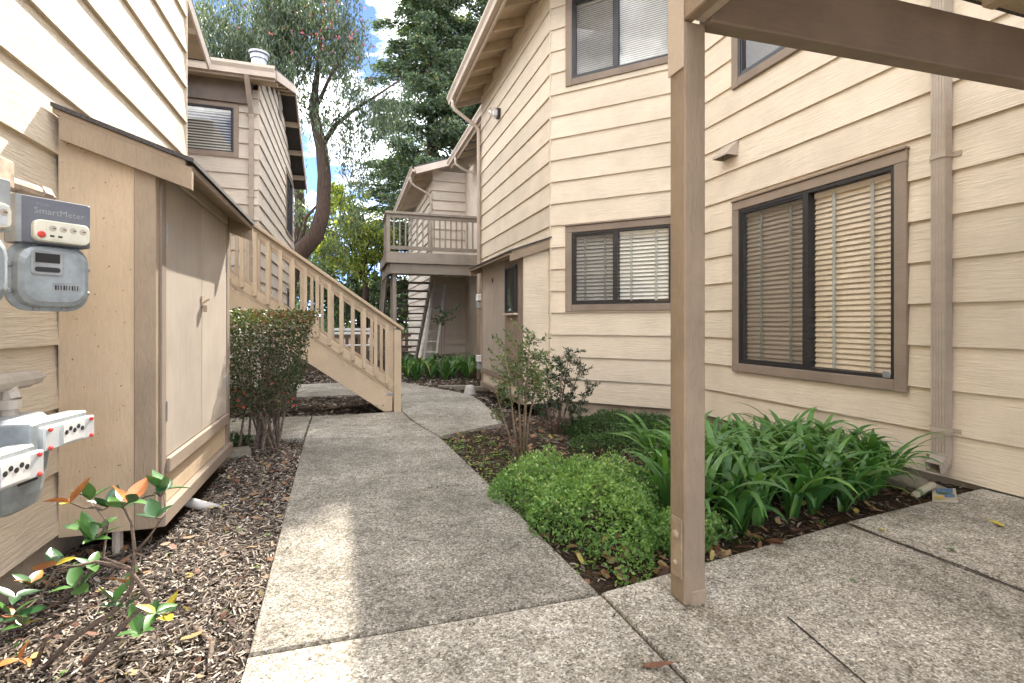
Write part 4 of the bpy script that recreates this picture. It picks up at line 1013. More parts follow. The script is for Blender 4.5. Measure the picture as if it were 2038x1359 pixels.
# ------------------------------------------------------------------ mulch, litter, weeds
def scatter(n, x0, x1, y0, y1, ok=None):
    out = []
    while len(out) < n:
        x = rnd.uniform(x0, x1); y = rnd.uniform(y0, y1)
        if on_slab(x, y): continue
        if ok and not ok(x, y): continue
        out.append((x, y))
    return out
def flat_cloud(name, mat, pts, l0, l1, w0, w1, lift, tiltamp, rv=None, **kw):
    n = len(pts); a = rng.random(n) * 6.283
    D = np.c_[np.cos(a), np.sin(a), rng.normal(0, tiltamp, n)]
    C = np.array([(x, y, soil_z(x, y)) for x, y in pts]); C[:, 2] += lift * rng.random(n) + .003
    L = rng.uniform(l0, l1, n); Wd = rng.uniform(w0, w1, n)
    return leaf_cloud(name, mat, C, D, L, Wd, rv=rv, flat=0.35, **kw)
_lc = leaf_cloud
def leaf_cloud(name, mat, C, D, length, width, parent=None, W=I4, rv=None, flat=None, **kw):
    if flat is None: return _lc(name, mat, C, D, length, width, parent, W, rv, **kw)
    old = rng.normal
    n = len(C); C = np.asarray(C, float); D = np.asarray(D, float); D = D / np.linalg.norm(D, axis=1, keepdims=True)
    up = np.array([0, 0, 1.0]) + rng.normal(size=(n, 3)) * flat
    S = np.cross(D, up); S /= np.linalg.norm(S, axis=1, keepdims=True); N = np.cross(S, D)
    L = np.asarray(length).reshape(-1, 1); Wd = np.asarray(width).reshape(-1, 1)
    V = np.empty((n, 6, 3)); q = rng.uniform(.6, 1.1, (n, 2, 1))
    bend = N * L * rng.normal(0, .06, (n, 1))
    V[:, 0] = C - D * L / 2 + S * Wd * .25; V[:, 1] = C - D * L / 2 * .9 - S * Wd * .3
    V[:, 2] = C - S * Wd / 2 * q[:, 0] + bend; V[:, 3] = C + D * L / 2 - S * Wd * .2; V[:, 4] = C + D * L / 2 * .92 + S * Wd * .25; V[:, 5] = C + S * Wd / 2 * q[:, 1] + bend
    me = bpy.data.meshes.new(name); me.vertices.add(6 * n); me.vertices.foreach_set('co', V.ravel())
    idx = (np.arange(n)[:, None] * 6 + np.array([0, 1, 2, 5, 5, 2, 3, 4])[None]).ravel().astype(np.int32)
    me.loops.add(8 * n); me.loops.foreach_set('vertex_index', idx); me.polygons.add(2 * n); me.polygons.foreach_set('loop_start', np.arange(0, 8 * n, 4, dtype=np.int32))
    me.update(calc_edges=True)
    a = me.attributes.new('rnd', 'FLOAT', 'POINT'); rv = rng.random(n) if rv is None else rv
    a.data.foreach_set('value', np.repeat(np.clip(rv, 0, 1), 6).astype(np.float32)); me.materials.append(M[mat])
    return put(name, me, parent, W, **kw)

left_bed = lambda x, y: x > -1.24 and not (x < -.86 and 2.9 < y < 4.3)
flat_cloud('bark_mulch', 'chips', scatter(24000, -1.25, -0.28, 0.8, 3.3, left_bed), .012, .045, .003, .010, .022, .25, label='dark bark mulch covering the left bed beside the path', cat='mulch', kind='stuff')
flat_cloud('bark_mulch', 'chips', scatter(12000, -1.25, -0.3, 3.3, 6.6, left_bed), .016, .05, .005, .013, .02, .25, label='dark bark mulch under the hedge and staircase', cat='mulch', kind='stuff')
flat_cloud('bark_mulch', 'chips', scatter(11000, 0.8, 3.65, 1.7, 6.2, lambda x, y: x < 3.66), .015, .05, .006, .016, .018, .25, rv=rng.random(11000) * .8, label='dark bark mulch covering the right bed below the windows', cat='mulch', kind='stuff')
flat_cloud('bark_mulch', 'chips', scatter(8000, -1.4, 3.2, 6.4, 14, lambda x, y: x < 2.5), .03, .09, .012, .03, .02, .25, label='bark mulch around the back path and far planting', cat='mulch', kind='stuff')
flat_cloud('leaf_litter', 'litter', scatter(420, -1.2, -0.28, 1.0, 6.3, left_bed), .03, .065, .016, .034, .03, .3, label='dry fallen leaves scattered on the left mulch', cat='leaves', kind='stuff')
flat_cloud('leaf_litter', 'litter', scatter(900, 0.8, 3.3, 1.72, 5.8, lambda x, y: rnd.random() < (1.0 if y < 2.2 and x < 1.9 else .35)), .03, .075, .018, .045, .03, .35, label='reddish dry leaves scattered in the right bed', cat='leaves', kind='stuff')
def weed_ok(x, y): return (x < 1.25 and y > 2.6) or (x < 1.5 and y < 2.05) or rnd.random() < .10
pts = []
for (x, y) in scatter(260, 0.82, 2.4, 1.72, 5.2, weed_ok):
    for k in range(7): pts.append((x + rnd.gauss(0, .018), y + rnd.gauss(0, .018)))
pts = [p for p in pts if not on_slab(*p)]
flat_cloud('small_weeds', 'weeds', pts, .012, .028, .008, .016, .03, .4, label='tiny bright green weeds along the right bed edge', cat='weeds', kind='stuff')
pts = [(x + rnd.gauss(0, .02), y + rnd.gauss(0, .02)) for (x, y) in scatter(40, -1.1, -0.32, 1.2, 6.2, left_bed) for k in range(5)]
flat_cloud('small_weeds', 'weeds', [p for p in pts if not on_slab(*p)], .012, .026, .008, .015, .02, .4, label='sparse tiny weeds in the left mulch', cat='weeds', kind='stuff')
# chips that strayed onto the concrete
pts = []
while len(pts) < 260:
    s = rnd.choice(SLABS[:4] + SLABS[7:]); i = rnd.randrange(len(s)); a, b = s[i], s[(i + 1) % len(s)]; t = rnd.random()
    x = a[0] + (b[0] - a[0]) * t + rnd.gauss(0, .05); y = a[1] + (b[1] - a[1]) * t + rnd.gauss(0, .05)
    if inpoly(x, y, s): pts.append((x, y))
n = len(pts); a = rng.random(n) * 6.283
leaf_cloud('stray_debris', 'chips', [(x, y, base_z(y) + .003) for x, y in pts], np.c_[np.cos(a), np.sin(a), np.zeros(n)], rng.uniform(.006, .022, n), rng.uniform(.003, .009, n), flat=.15, label='crumbs of bark along the concrete joints', cat='debris', kind='stuff')

def leaf_mesh(L, w, fold=.25, curl=.2, n=5):
    vs = []; fs = []
    for i in range(n + 1):
        t = i / n; ww = w / 2 * (math.sin(math.pi * (t ** .75)) ** .8 if 0 < t < 1 else 0.02); y = L * t; z = -curl * L * t * t
        vs += [(-ww, y, z + fold * ww), (0, y, z), (ww, y, z + fold * ww)]
    for i in range(n):
        for k in (0, 1): fs.append((3 * i + k, 3 * i + k + 1, 3 * i + k + 4, 3 * i + k + 3))
    return MB().add(vs, fs)
# single fallen leaves lying on the concrete
for (x, y, mat, L, lab) in ((3.05, 1.62, 'leaf_y', .07, 'yellow fallen leaf on the right-hand concrete slab'), (2.52, 1.55, 'leaf_g', .05, 'small green leaf beside the slab joint at right'),
        (2.44, 1.80, 'leaf_y', .045, 'little yellow leaf at the bed corner by the slab joint'), (2.74, 1.72, 'weeds2', .03, ''), (1.86, 1.45, 'leaf_g', .03, 'tiny green sprig alone on the slab right of the post'),
        (0.80, 1.28, 'leaf_b', .10, 'dry brown twig leaf near the bottom of the path'), (1.86, 1.90, 'leaf_b', .11, 'curled red-brown dry leaf at the front of the right bed')):
    if not lab: continue
    me = leaf_mesh(L, L * (.25 if 'twig' in lab else .55), .5, -.25).mesh('fallen_leaf', True); me.materials.append(M[mat])
    put('fallen_leaf', me, None, Matrix.Translation((x, y, (base_z(y) if on_slab(x, y) else soil_z(x, y) + .02) + .004)) @ Matrix.Rotation(rnd.uniform(0, 6), 4, 'Z'), label=lab, cat='leaf', group='single fallen leaves')

# ------------------------------------------------------------------ low plants of the right bed
def strap_mesh(L, w, a0, droop, seed, n=9):
    r = random.Random(seed); p = Vector((0, 0, 0)); a = a0; vs = []; fs = []; tw = r.uniform(-.35, .35)
    for i in range(n + 1):
        t = i / n; ww = w / 2 * min(1, .55 + 2.2 * t) * (1 - max(0, (t - .55) / .45) ** 1.8 * .96)
        s = Vector((0, 1, 0)); nrm = Vector((-math.sin(a), 0, math.cos(a))); k = tw * t
        side = s * math.cos(k) + nrm * math.sin(k)
        vs += [p - side * ww + nrm * ww * .25, p, p + side * ww + nrm * ww * .25]
        p = p + Vector((math.cos(a), 0, math.sin(a))) * (L / n); a -= droop / n * (0.35 + 1.5 * t)
    for i in range(n):
        for k in (0, 1): fs.append((3 * i + k, 3 * i + k + 1, 3 * i + k + 4, 3 * i + k + 3))
    m = MB().add(vs, fs).mesh('leaf', True); m.materials.append(M['aga']); set_rnd(m, r.random()); return m
STRAPS = [strap_mesh(rnd.uniform(.34, .50), rnd.uniform(.026, .036), R(rnd.uniform(62, 84)), R(rnd.uniform(75, 150)), 100 + i) for i in range(14)] + \
         [strap_mesh(rnd.uniform(.24, .34), rnd.uniform(.024, .032), R(rnd.uniform(68, 86)), R(rnd.uniform(30, 70)), 200 + i) for i in range(6)]
def agapanthus(x, y, sc, nl, label, group, meshes=STRAPS):
    t = empty('agapanthus', (x, y, soil_z(x, y) - .01), label, 'plant', group, rz=rnd.uniform(0, 6.28))
    W = wm(t)
    for k in range(nl):
        a = (k % 2) * math.pi + rnd.gauss(0, .75); s = sc * rnd.uniform(.8, 1.15)
        put('leaf', rnd.choice(meshes), t, W @ Matrix.Translation((rnd.gauss(0, .012), rnd.gauss(0, .012), 0)) @ Matrix.Rotation(a, 4, 'Z') @ Matrix.Diagonal((s, s, s, 1)))
bedpts = []
tries = 0
while len(bedpts) < 66 and tries < 6000:
    tries += 1; x = rnd.uniform(1.60, 3.46); y = rnd.uniform(2.0, 3.25)
    if y < 1.93 + .13 * (x - 1.5) + .05 or (x > 3.2 and y < 2.38) or x < .655 * y + .02: continue
    if all((x - a) ** 2 + (y - b) ** 2 > .140 ** 2 for a, b in bedpts): bedpts.append((x, y))
for x, y in bedpts:
    fy = 2.0 + .13 * (x - 1.5)
    lab = ('strap-leaved green plant at the left end of the clump, seen beside the porch post' if x < 1.9 else 'strap-leaved green plant at the right end of the clump, by the downspout' if x > 3.15
           else 'strap-leaved green plant in the front row of the clump, next to the concrete' if y < fy + .42 else 'strap-leaved green plant in the back row of the clump, under the large window')
    agapanthus(x, y, 1.14, 15, lab, 'strap-leaved plants below the large window')

def mound(name, label, cx, cy, rx, ry, h, n, mat, ls, seed=0, power=.5):
    t = empty(name, (cx, cy, soil_z(cx, cy)), label, 'shrub')
    u = rng.random(n) ** .5; a = rng.random(n) * 6.283; rr_ = 1 + .16 * np.sin(3 * a + seed) + .10 * np.sin(7 * a + 2 * seed)
    x = cx + rx * u * np.cos(a) * rr_; y = cy + ry * u * np.sin(a) * rr_
    top = h * np.sqrt(np.maximum(0, 1 - u ** 2)) * (1 + .20 * np.sin(9 * x + seed) * np.sin(8 * y) + .16 * np.sin(23 * x + 3 * seed) * np.sin(21 * y + seed)) + .03
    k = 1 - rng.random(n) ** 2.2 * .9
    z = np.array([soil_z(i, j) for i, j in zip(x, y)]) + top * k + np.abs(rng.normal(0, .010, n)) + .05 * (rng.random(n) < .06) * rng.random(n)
    C = np.c_[x, y, z]; ok = np.array([not on_slab(i, j) or True for i, j in zip(x, y)])
    D = np.c_[(x - cx) / rx, (y - cy) / ry, np.full(n, .9)] * .6 + rng.normal(0, .6, (n, 3))
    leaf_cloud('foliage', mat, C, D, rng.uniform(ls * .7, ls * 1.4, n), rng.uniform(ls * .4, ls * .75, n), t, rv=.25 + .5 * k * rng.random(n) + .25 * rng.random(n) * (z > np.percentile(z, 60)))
    mb = MB()
    for i in range(16):
        b = rnd.uniform(0, 6.28); q = rnd.uniform(.3, .85)
        mb.tube([(cx + .05 * math.cos(b), cy + .05 * math.sin(b), soil_z(cx, cy) - .01), (cx + rx * q * .6 * math.cos(b), cy + ry * q * .6 * math.sin(b), soil_z(cx, cy) + h * .5), (cx + rx * q * math.cos(b), cy + ry * q * math.sin(b), soil_z(cx, cy) + h * .75 * math.sqrt(1 - q * q))], [.006, .004, .002], 5)
    mb.build('stems', 'twig', t)
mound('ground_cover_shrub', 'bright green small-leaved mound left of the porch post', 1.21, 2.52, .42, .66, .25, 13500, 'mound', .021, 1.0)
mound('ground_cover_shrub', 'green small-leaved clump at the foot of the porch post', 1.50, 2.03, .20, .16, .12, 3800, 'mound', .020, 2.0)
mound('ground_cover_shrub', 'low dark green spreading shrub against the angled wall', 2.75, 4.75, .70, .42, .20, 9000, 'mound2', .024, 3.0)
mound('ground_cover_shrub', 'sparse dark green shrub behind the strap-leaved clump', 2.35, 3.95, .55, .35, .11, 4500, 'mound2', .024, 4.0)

def cane_plant(name, label, x, y, canes, mat, canemat, ls, lw, per, seed):
    r = random.Random(seed); z0 = soil_z(x, y); t = empty(name, (x, y, z0), label, 'shrub'); cs = []; ds = []
    for (dx, dy, h, bare, nb) in canes:
        pts = [Vector((x + dx * .12, y + dy * .12, z0 - .02)), Vector((x + dx * .45 + r.gauss(0, .01), y + dy * .45, z0 + h * .4)), Vector((x + dx * .8, y + dy * .8 + r.gauss(0, .01), z0 + h * .75)), Vector((x + dx, y + dy, z0 + h))]
        MB().tube(pts, [.010, .008, .006, .003], 6).build('cane', canemat, t, smooth=True)
        tw = MB()
        for b in range(nb):
            f = bare + (1 - bare) * (b + .5) / nb; i = min(int(f * 3), 2); p = pts[i].lerp(pts[i + 1], f * 3 - i); a = r.uniform(0, 6.28)
            d = Vector((math.cos(a), math.sin(a), r.uniform(.25, .9))).normalized(); L = r.uniform(.5, 1.0) * h * .26
            q = p + d * L; tw.tube([p, p + d * L * .55 + Vector((0, 0, .01)), q + Vector((0, 0, -.012))], [.003, .002, .001], 4, False)
            for k in range(per):
                s = r.uniform(.25, 1.08); c = p + d * L * s; e = Vector((r.gauss(0, 1), r.gauss(0, 1), r.gauss(.1, .7))).normalized()
                cs.append(c + e * r.uniform(.005, .035)); ds.append(e + d * .5)
        tw.build('twigs', canemat, t)
    n = len(cs); leaf_cloud('foliage', mat, [tuple(c) for c in cs], [tuple(d) for d in ds], rng.uniform(ls * .7, ls * 1.3, n), rng.uniform(lw * .7, lw * 1.3, n), t)
cane_plant('nandina', 'slender bamboo-like shrub with bare pale canes beside the path', 1.235, 3.58,
    [(-.12, .02, .80, .5, 12), (-.03, .05, .92, .42, 16), (.04, -.02, .84, .45, 13), (.16, .06, .78, .5, 12), (.10, .12, .98, .5, 14), (-.20, .06, .62, .45, 9)], 'nandina', 'cane', .036, .012, 28, 5)
cane_plant('small_bush', 'dark upright bush behind the slender bamboo-like shrub', 2.02, 4.80,
    [(-.22, .0, .62, .25, 14), (-.08, .08, .75, .22, 16), (.05, -.04, .80, .25, 16), (.16, .04, .84, .25, 16), (.28, .0, .72, .25, 15), (.36, -.08, .52, .3, 10), (-.34, -.05, .45, .3, 9), (.20, -.20, .28, .3, 7)], 'bush', 'twig', .034, .014, 30, 6)

# ------------------------------------------------------------------ hedge beside the closet
hx0, hx1, hy0, hy1, hz0, hz1 = -1.12, -0.275, 4.42, 5.25, 0.22, 1.10
hg = empty('hedge', (-0.7, 4.85, soil_z(-.7, 4.85)), 'square-clipped hedge on bare stems between closet and staircase', 'hedge')
mb = MB()
for i in range(26):
    a = rnd.uniform(0, 6.28); bx, by = -0.70 + rnd.gauss(0, .07), 4.82 + rnd.gauss(0, .06)
    p = [Vector((bx, by, soil_z(bx, by) - .02))]; tx, ty = rnd.uniform(hx0 + .05, hx1 - .05), rnd.uniform(hy0 + .05, hy1 - .05)
    for k, f in ((.3, .25), (.6, .55), (1.0, 1.0)): p.append(Vector((bx + (tx - bx) * f + rnd.gauss(0, .02), by + (ty - by) * f + rnd.gauss(0, .02), -.08 + (1.05 + .08) * k * rnd.uniform(.9, 1.0))))
    mb.tube(p, [.012, .009, .006, .002], 5)
    for k in range(14):
        f = rnd.uniform(.3, 1); j = min(int(f * 3), 2); q = p[j].lerp(p[j + 1], f * 3 - j); d = Vector((rnd.gauss(0, 1), rnd.gauss(0, 1), rnd.gauss(.3, .6))).normalized() * rnd.uniform(.08, .22)
        e = q + d
        if hx0 < e.x < hx1 and hy0 < e.y < hy1: mb.tube([q, e], [.003, .0012], 4, False)
mb.build('stems', 'twig', hg)
n = 26000
P = np.c_[rng.uniform(hx0, hx1, n), rng.uniform(hy0, hy1, n), rng.uniform(hz0, hz1, n)]
ed = np.minimum.reduce([P[:, 0] - hx0, hx1 - P[:, 0], P[:, 1] - hy0, hy1 - P[:, 1], (hz1 - P[:, 2])])
dens = np.exp(-ed / .10) * np.clip((P[:, 2] - hz0) / .30 + .28, 0, 1)
# lower right side recedes so the clump tapers to its stems
tap = (P[:, 0] > hx1 - .12 * (hz1 - P[:, 2]) / .5 - .02 * np.sin(9 * P[:, 2])) | (rng.random(n) > dens + .10)
P = P[~tap]; P += rng.normal(0, .014, P.shape)
leaf_cloud('foliage', 'hedge', P, rng.normal(0, 1, P.shape) + [0, 0, .5], rng.uniform(.018, .036, len(P)), rng.uniform(.012, .021, len(P)), hg, rv=np.clip(rng.random(len(P)) * .92 * (.5 + .6 * (P[:, 2] > .95)) + .2 * (P[:, 2] > 1.0) * (P[:, 0] > -.75), 0, 1) * 1.0)  # leaf colour lightened at the top and top right to stand for sunlight
n = 70; P = np.c_[rng.choice([-.58, -.50, -.80, -.46], n) + rng.normal(0, .03, n), rng.uniform(4.42, 4.5, n), .40 + rng.normal(0, .05, n)]
leaf_cloud('red_leaves', 'redleaf', P[:12], rng.normal(0, 1, (12, 3)), .034, .02, hg)
# low sprig under the hedge by the left slab
mound('ground_cover_shrub', 'wispy green sprig under the hedge beside the closet', -0.95, 4.95, .16, .14, .14, 700, 'mound2', .024, 7.0)

# ------------------------------------------------------------------ leafy plant in the left foreground
ph = empty('glossy_leaf_plant', (-0.9, 1.93, soil_z(-.9, 1.93)), 'straggly plant with glossy green and orange leaves in left foreground mulch', 'plant')
for pts, r0 in (([(-0.926, 1.926, -0.10), (-0.809, 1.889, 0.03), (-0.678, 1.846, 0.121), (-0.631, 1.831, 0.19), (-0.622, 1.829, 0.297), (-0.631, 1.831, 0.389), (-0.663, 1.842, 0.451)], .009),
                ([(-0.824, 1.893, -0.10), (-0.692, 1.851, 0.036), (-0.576, 1.813, 0.159), (-0.641, 1.835, 0.251), (-0.736, 1.865, 0.27), (-0.853, 1.903, 0.243)], .010),
                ([(-0.622, 1.829, 0.297), (-0.576, 1.813, 0.351), (-0.532, 1.799, 0.42), (-0.539, 1.802, 0.481)], .004), ([(-0.641, 1.835, 0.251), (-0.714, 1.858, 0.282), (-0.70, 1.853, 0.389), (-0.736, 1.865, 0.435)], .005),
                ([(-0.926, 1.926, -0.09), (-0.882, 1.912, 0.03), (-0.795, 1.884, 0.09), (-0.78, 1.879, 0.22)], .007), ([(-0.622, 1.829, .297), (-.575, 1.86, .25), (-.52, 1.9, .22)], .003), ([(-0.853, 1.903, .243), (-.90, 1.93, .16), (-.96, 1.95, .10)], .004)):
    n = len(pts); MB().tube(pts, [r0 * (1 - .65 * i / (n - 1)) for i in range(n)], 6).build('branch', 'twig', ph, smooth=True)
LV = [(-0.768, 1.791, 0.479), (-0.773, 1.877, 0.443), (-0.79, 1.966, 0.43), (-0.746, 1.826, 0.435), (-0.718, 1.901, 0.421), (-0.65, 1.753, 0.428), (-0.656, 1.839, 0.435), (-0.705, 1.939, 0.422), (-0.625, 1.787, 0.465), (-0.605, 1.865, 0.413), (-0.532, 1.715, 0.435), (-0.539, 1.802, 0.435), (-0.559, 1.892, 0.463), (-0.497, 1.746, 0.487), (-0.568, 1.853, 0.46), (-0.719, 1.776, 0.392), (-0.722, 1.86, 0.374), (-0.705, 1.939, 0.35), (-0.724, 1.819, 0.353), (-0.898, 1.959, 0.248), (-0.809, 1.805, 0.297), (-0.89, 1.915, 0.213), (-0.974, 2.026, 0.156), (-0.753, 1.829, 0.255), (-0.77, 1.918, 0.232), (-0.726, 1.778, 0.253), (-0.795, 1.884, 0.19), (-0.843, 1.984, 0.156), (-0.945, 1.89, 0.181), (-0.935, 1.971, 0.098), (-0.927, 1.842, 0.151), (-0.926, 1.926, 0.067), (-0.997, 2.033, 0.027), (-0.703, 1.812, 0.181), (-0.703, 1.896, 0.129), (-0.712, 1.773, 0.217), (-0.649, 1.837, 0.205), (-0.667, 1.927, 0.124), (-0.632, 1.79, 0.151), (-0.605, 1.865, 0.098), (-0.532, 1.715, 0.159), (-0.619, 1.828, 0.036), (-0.644, 1.919, 0.003), (-0.589, 1.776, 0.121), (-0.553, 1.848, 0.082), (-0.941, 1.847, 0.028), (-0.955, 1.936, -0.03), (-0.753, 1.829, 0.069), (-1.033, 2.003, 0.059), (-0.962, 1.854, 0.151)]
lm = {}
for k, m in enumerate(('leaf_g', 'leaf_d', 'leaf_o', 'leaf_y', 'leaf_b')):
    for v in range(2): lm[(m, v)] = leaf_mesh((.078, .098)[v], (.034, .044)[v], .35, (.25, -.15)[v]).mesh('leaf', True); lm[(m, v)].materials.append(M[m])
kinds = ['leaf_g'] * 10 + ['leaf_d'] * 5 + ['leaf_o'] * 3 + ['leaf_y'] * 3 + ['leaf_b'] * 2
BRV = [Vector(p) for p in ((-0.809, 1.889, 0.03), (-0.678, 1.846, 0.121), (-0.631, 1.831, 0.19), (-0.622, 1.829, 0.297), (-0.631, 1.831, 0.389), (-0.663, 1.842, 0.451), (-0.692, 1.851, 0.036), (-0.576, 1.813, 0.159), (-0.641, 1.835, 0.251), (-0.736, 1.865, 0.27), (-0.853, 1.903, 0.243),
       (-0.576, 1.813, 0.351), (-0.532, 1.799, 0.42), (-0.539, 1.802, 0.481), (-0.70, 1.853, 0.389), (-0.736, 1.865, 0.435), (-0.882, 1.912, 0.03), (-0.78, 1.879, 0.22), (-.96, 1.95, .10), (-.90, 1.93, .16))]
for i, p in enumerate(LV):
    if i % 2: continue
    p = Vector(p); q = min(BRV, key=lambda b: (b - p).length)
    if (p - q).length > .004: MB().tube([q, (p + q) / 2 + Vector((0, 0, -.008)), p], [.0035, .0028, .0018], 5, False).build('twig', 'twig', ph, smooth=True)
    k0 = rnd.choice(kinds) if i > 8 else rnd.choice(['leaf_g', 'leaf_g', 'leaf_d', 'leaf_o']); out = (p - q).normalized() if (p - q).length > .004 else Vector((0, 0, 1))
    nl = rnd.choice((3, 4, 5)); a0 = rnd.uniform(0, 6.28)
    for j in range(nl):
        k = k0 if rnd.random() < .7 else rnd.choice(kinds); s = rnd.uniform(.65, 1.0)
        W = Matrix.Translation(p) @ Matrix.Rotation(a0 + j * 6.283 / nl + rnd.gauss(0, .25), 4, 'Z') @ Matrix.Rotation(rnd.uniform(.0, .95), 4, 'X') @ Matrix.Rotation(rnd.gauss(0, .35), 4, 'Y') @ Matrix.Diagonal((s, s, s, 1))
        put('leaf', lm[(k, rnd.randrange(2))], ph, W)
# fallen sticks lying in front of it
for pts, lab in (([(-0.95, 1.66, -.055), (-0.78, 1.72, -.03), (-0.66, 1.86, -.045)], 'grey bare stick on mulch at lower left'), ([(-0.50, 1.98, -.04), (-0.42, 1.86, -.035), (-0.40, 1.72, -.04)], 'pale thin stick lying beside the path edge')):
    MB().tube(pts, [.011, .010, .006], 7).build('stick', 'twig', smooth=True, label=lab, cat='stick')

# ------------------------------------------------------------------ far planting
FAR = [strap_mesh(rnd.uniform(.45, .65), rnd.uniform(.030, .042), R(rnd.uniform(60, 84)), R(rnd.uniform(60, 130)), 300 + i, 6) for i in range(8)]
fp = []
tries = 0
while len(fp) < 34 and tries < 4000:
    tries += 1; x = rnd.uniform(1.15, 3.2); y = rnd.uniform(10.6, 13.2)
    if x > 1.4 + (y - 9.6) * .9 or (y < 11.2 and x < 1.5): pass
    if all((x - a) ** 2 + (y - b) ** 2 > .26 ** 2 for a, b in fp): fp.append((x, y))
for x, y in fp: agapanthus(x, y, 1.15, 14, 'strap-leaved plant in the far bed, ' + ('nearer the path' if y < 11.6 else 'against the building under the balcony'), 'strap-leaved plants under the balcony', FAR)
cane_plant('young_tree', 'thin dark-stemmed young tree in the far bed before the ladder', 1.90, 10.7, [(-.03, .0, 1.25, .86, 8), (.06, .03, 1.40, .86, 9), (-.10, .03, .5, .8, 3)], 'bush', 'twig', .06, .025, 22, 9)

# ------------------------------------------------------------------ trees
def crown_strands(centres, per, leaves, L, w, hang, r=None):
    cs = []; ds = []
    for (c, rad) in centres:
        for i in range(per):
            d = rng.normal(size=3); d /= np.linalg.norm(d); p = np.array(c) + d * np.array(rad) * rng.random() ** .4
            ln = rng.uniform(*hang); sway = rng.normal(0, .18, 2)
            for k in range(leaves):
                t = rng.random(); q = p + np.array([sway[0] * t * ln, sway[1] * t * ln, -ln * t]) + rng.normal(0, .07, 3)
                cs.append(q); ds.append((rng.normal(0, .45), rng.normal(0, .45), -1.0))
    return np.array(cs), np.array(ds)

eu = empty('weeping_tree', (-2.3, 18.5, -0.2), 'tall weeping tree with bent brown trunk and pink blossoms', 'tree')
tr = MB()
tr.tube([(-2.40, 18.5, -.4), (-2.14, 18.5, 1.03), (-1.96, 18.5, 2.38), (-1.75, 18.5, 3.1), (-1.44, 18.5, 3.5), (-1.06, 18.5, 3.98), (-0.84, 18.5, 4.76), (-0.79, 18.5, 6.02), (-0.88, 18.5, 6.97), (-1.04, 18.5, 7.71), (-1.15, 18.5, 8.3), (-1.07, 18.5, 9.08), (-0.98, 18.5, 9.78), (-0.88, 18.5, 11.0)],
        [.36, .33, .31, .30, .29, .27, .24, .22, .20, .18, .15, .11, .08, .04], 12)
tr.build('trunk', 'bark', eu, smooth=True)
for pts, r0 in (([(-1.70, 18.5, 3.2), (-1.52, 18.5, 3.84), (-1.39, 18.5, 4.54), (-0.95, 18.5, 5.1)], .12), ([(-1.6, 18.7, 3.3), (-1.63, 19.4, 5.0), (-1.73, 19.5, 6.57), (-1.9, 19.5, 8.16), (-1.95, 19.5, 9.34), (-1.93, 19.5, 10.27), (-2.31, 19.5, 10.85), (-2.9, 19.5, 11.6)], .20),
                ([(-0.9, 18.5, 6.97), (-0.48, 18.5, 7.75), (0.1, 18.4, 8.3), (0.9, 18.3, 8.9), (1.8, 18.2, 9.6)], .10), ([(-1.1, 18.5, 8.2), (-.6, 18.0, 9.2), (.2, 17.5, 10.4)], .08), ([(-1.95, 19.4, 9.3), (-2.8, 19.0, 9.7), (-4.0, 18.6, 9.9)], .07), ([(-1.9, 19.5, 8.2), (-2.6, 19.2, 8.4), (-3.6, 19, 8.5)], .05)):
    n = len(pts); MB().tube(pts, [r0 * (1 - .75 * i / (n - 1)) for i in range(n)], 8).build('limb', 'bark', eu, smooth=True)
cen = []
for i in range(84):
    a = rnd.random(); x = rnd.uniform(-4.9, 2.3); y = rnd.uniform(16.8, 20.2)
    zc = 11.1 + rnd.gauss(0, 1.0) - .10 * (x + 1) ** 2 * .5
    if x > .1: continue
    cen.append(((x, y, zc), (.75, .75, .5)))
for c in ((-4.4, 18.5, 9.4), (-3.8, 18.6, 8.8), (-2.3, 18.8, 9.2), (-1.6, 18.4, 8.7), (.1, 18.3, 9.3), (.8, 18.2, 8.9), (1.6, 18.2, 9.1), (1.0, 18, 8.4), (-.6, 18.3, 8.5), (0.2, 18.4, 7.9)): cen.append((c, (.7, .7, .5)))
cs, ds = crown_strands(cen, 32, 22, .2, .04, (.5, 1.5))
cs2, ds2 = crown_strands([((-.2, 18.2, 7.2), (.5, .5, .5)), ((.35, 18.3, 6.5), (.5, .5, .5)), ((-1.7, 18.8, 6.4), (.35, .5, .7)), ((-1.5, 18.9, 4.9), (.3, .4, .6)), ((.1, 18.6, 5.2), (.4, .5, .6)), ((-.4, 18.9, 4.2), (.5, .5, .6)), ((.6, 18.4, 7.4), (.5, .5, .5))], 22, 18, .2, .04, (.6, 1.6))
cs = np.vstack([cs, cs2]); ds = np.vstack([ds, ds2]); n = len(cs)
leaf_cloud('crown', 'euc', cs, ds, rng.uniform(.11, .22, n), rng.uniform(.03, .055, n), eu, rv=rng.random(n) * .85 + .15 * (rng.random(n) < .1))
fl = []
for c, k in (((-2.7, 17.6, 10.6), 8), ((-1.4, 17.4, 10.8), 8), ((-.3, 17.4, 10.6), 26), ((-.1, 17.3, 9.6), 12), ((-.9, 17.5, 9.9), 14), ((-1.9, 17.5, 9.9), 8)):
    for i in range(k): fl.append((c[0] + rnd.gauss(0, .5), c[1] + rnd.gauss(0, .5), c[2] + rnd.gauss(0, .4)))
fl = np.repeat(np.array(fl), 5, axis=0) + rng.normal(0, .03, (len(fl) * 5, 3)); n = len(fl)
leaf_cloud('blossom', 'flower', fl, rng.normal(size=(n, 3)), .075, .045, eu)

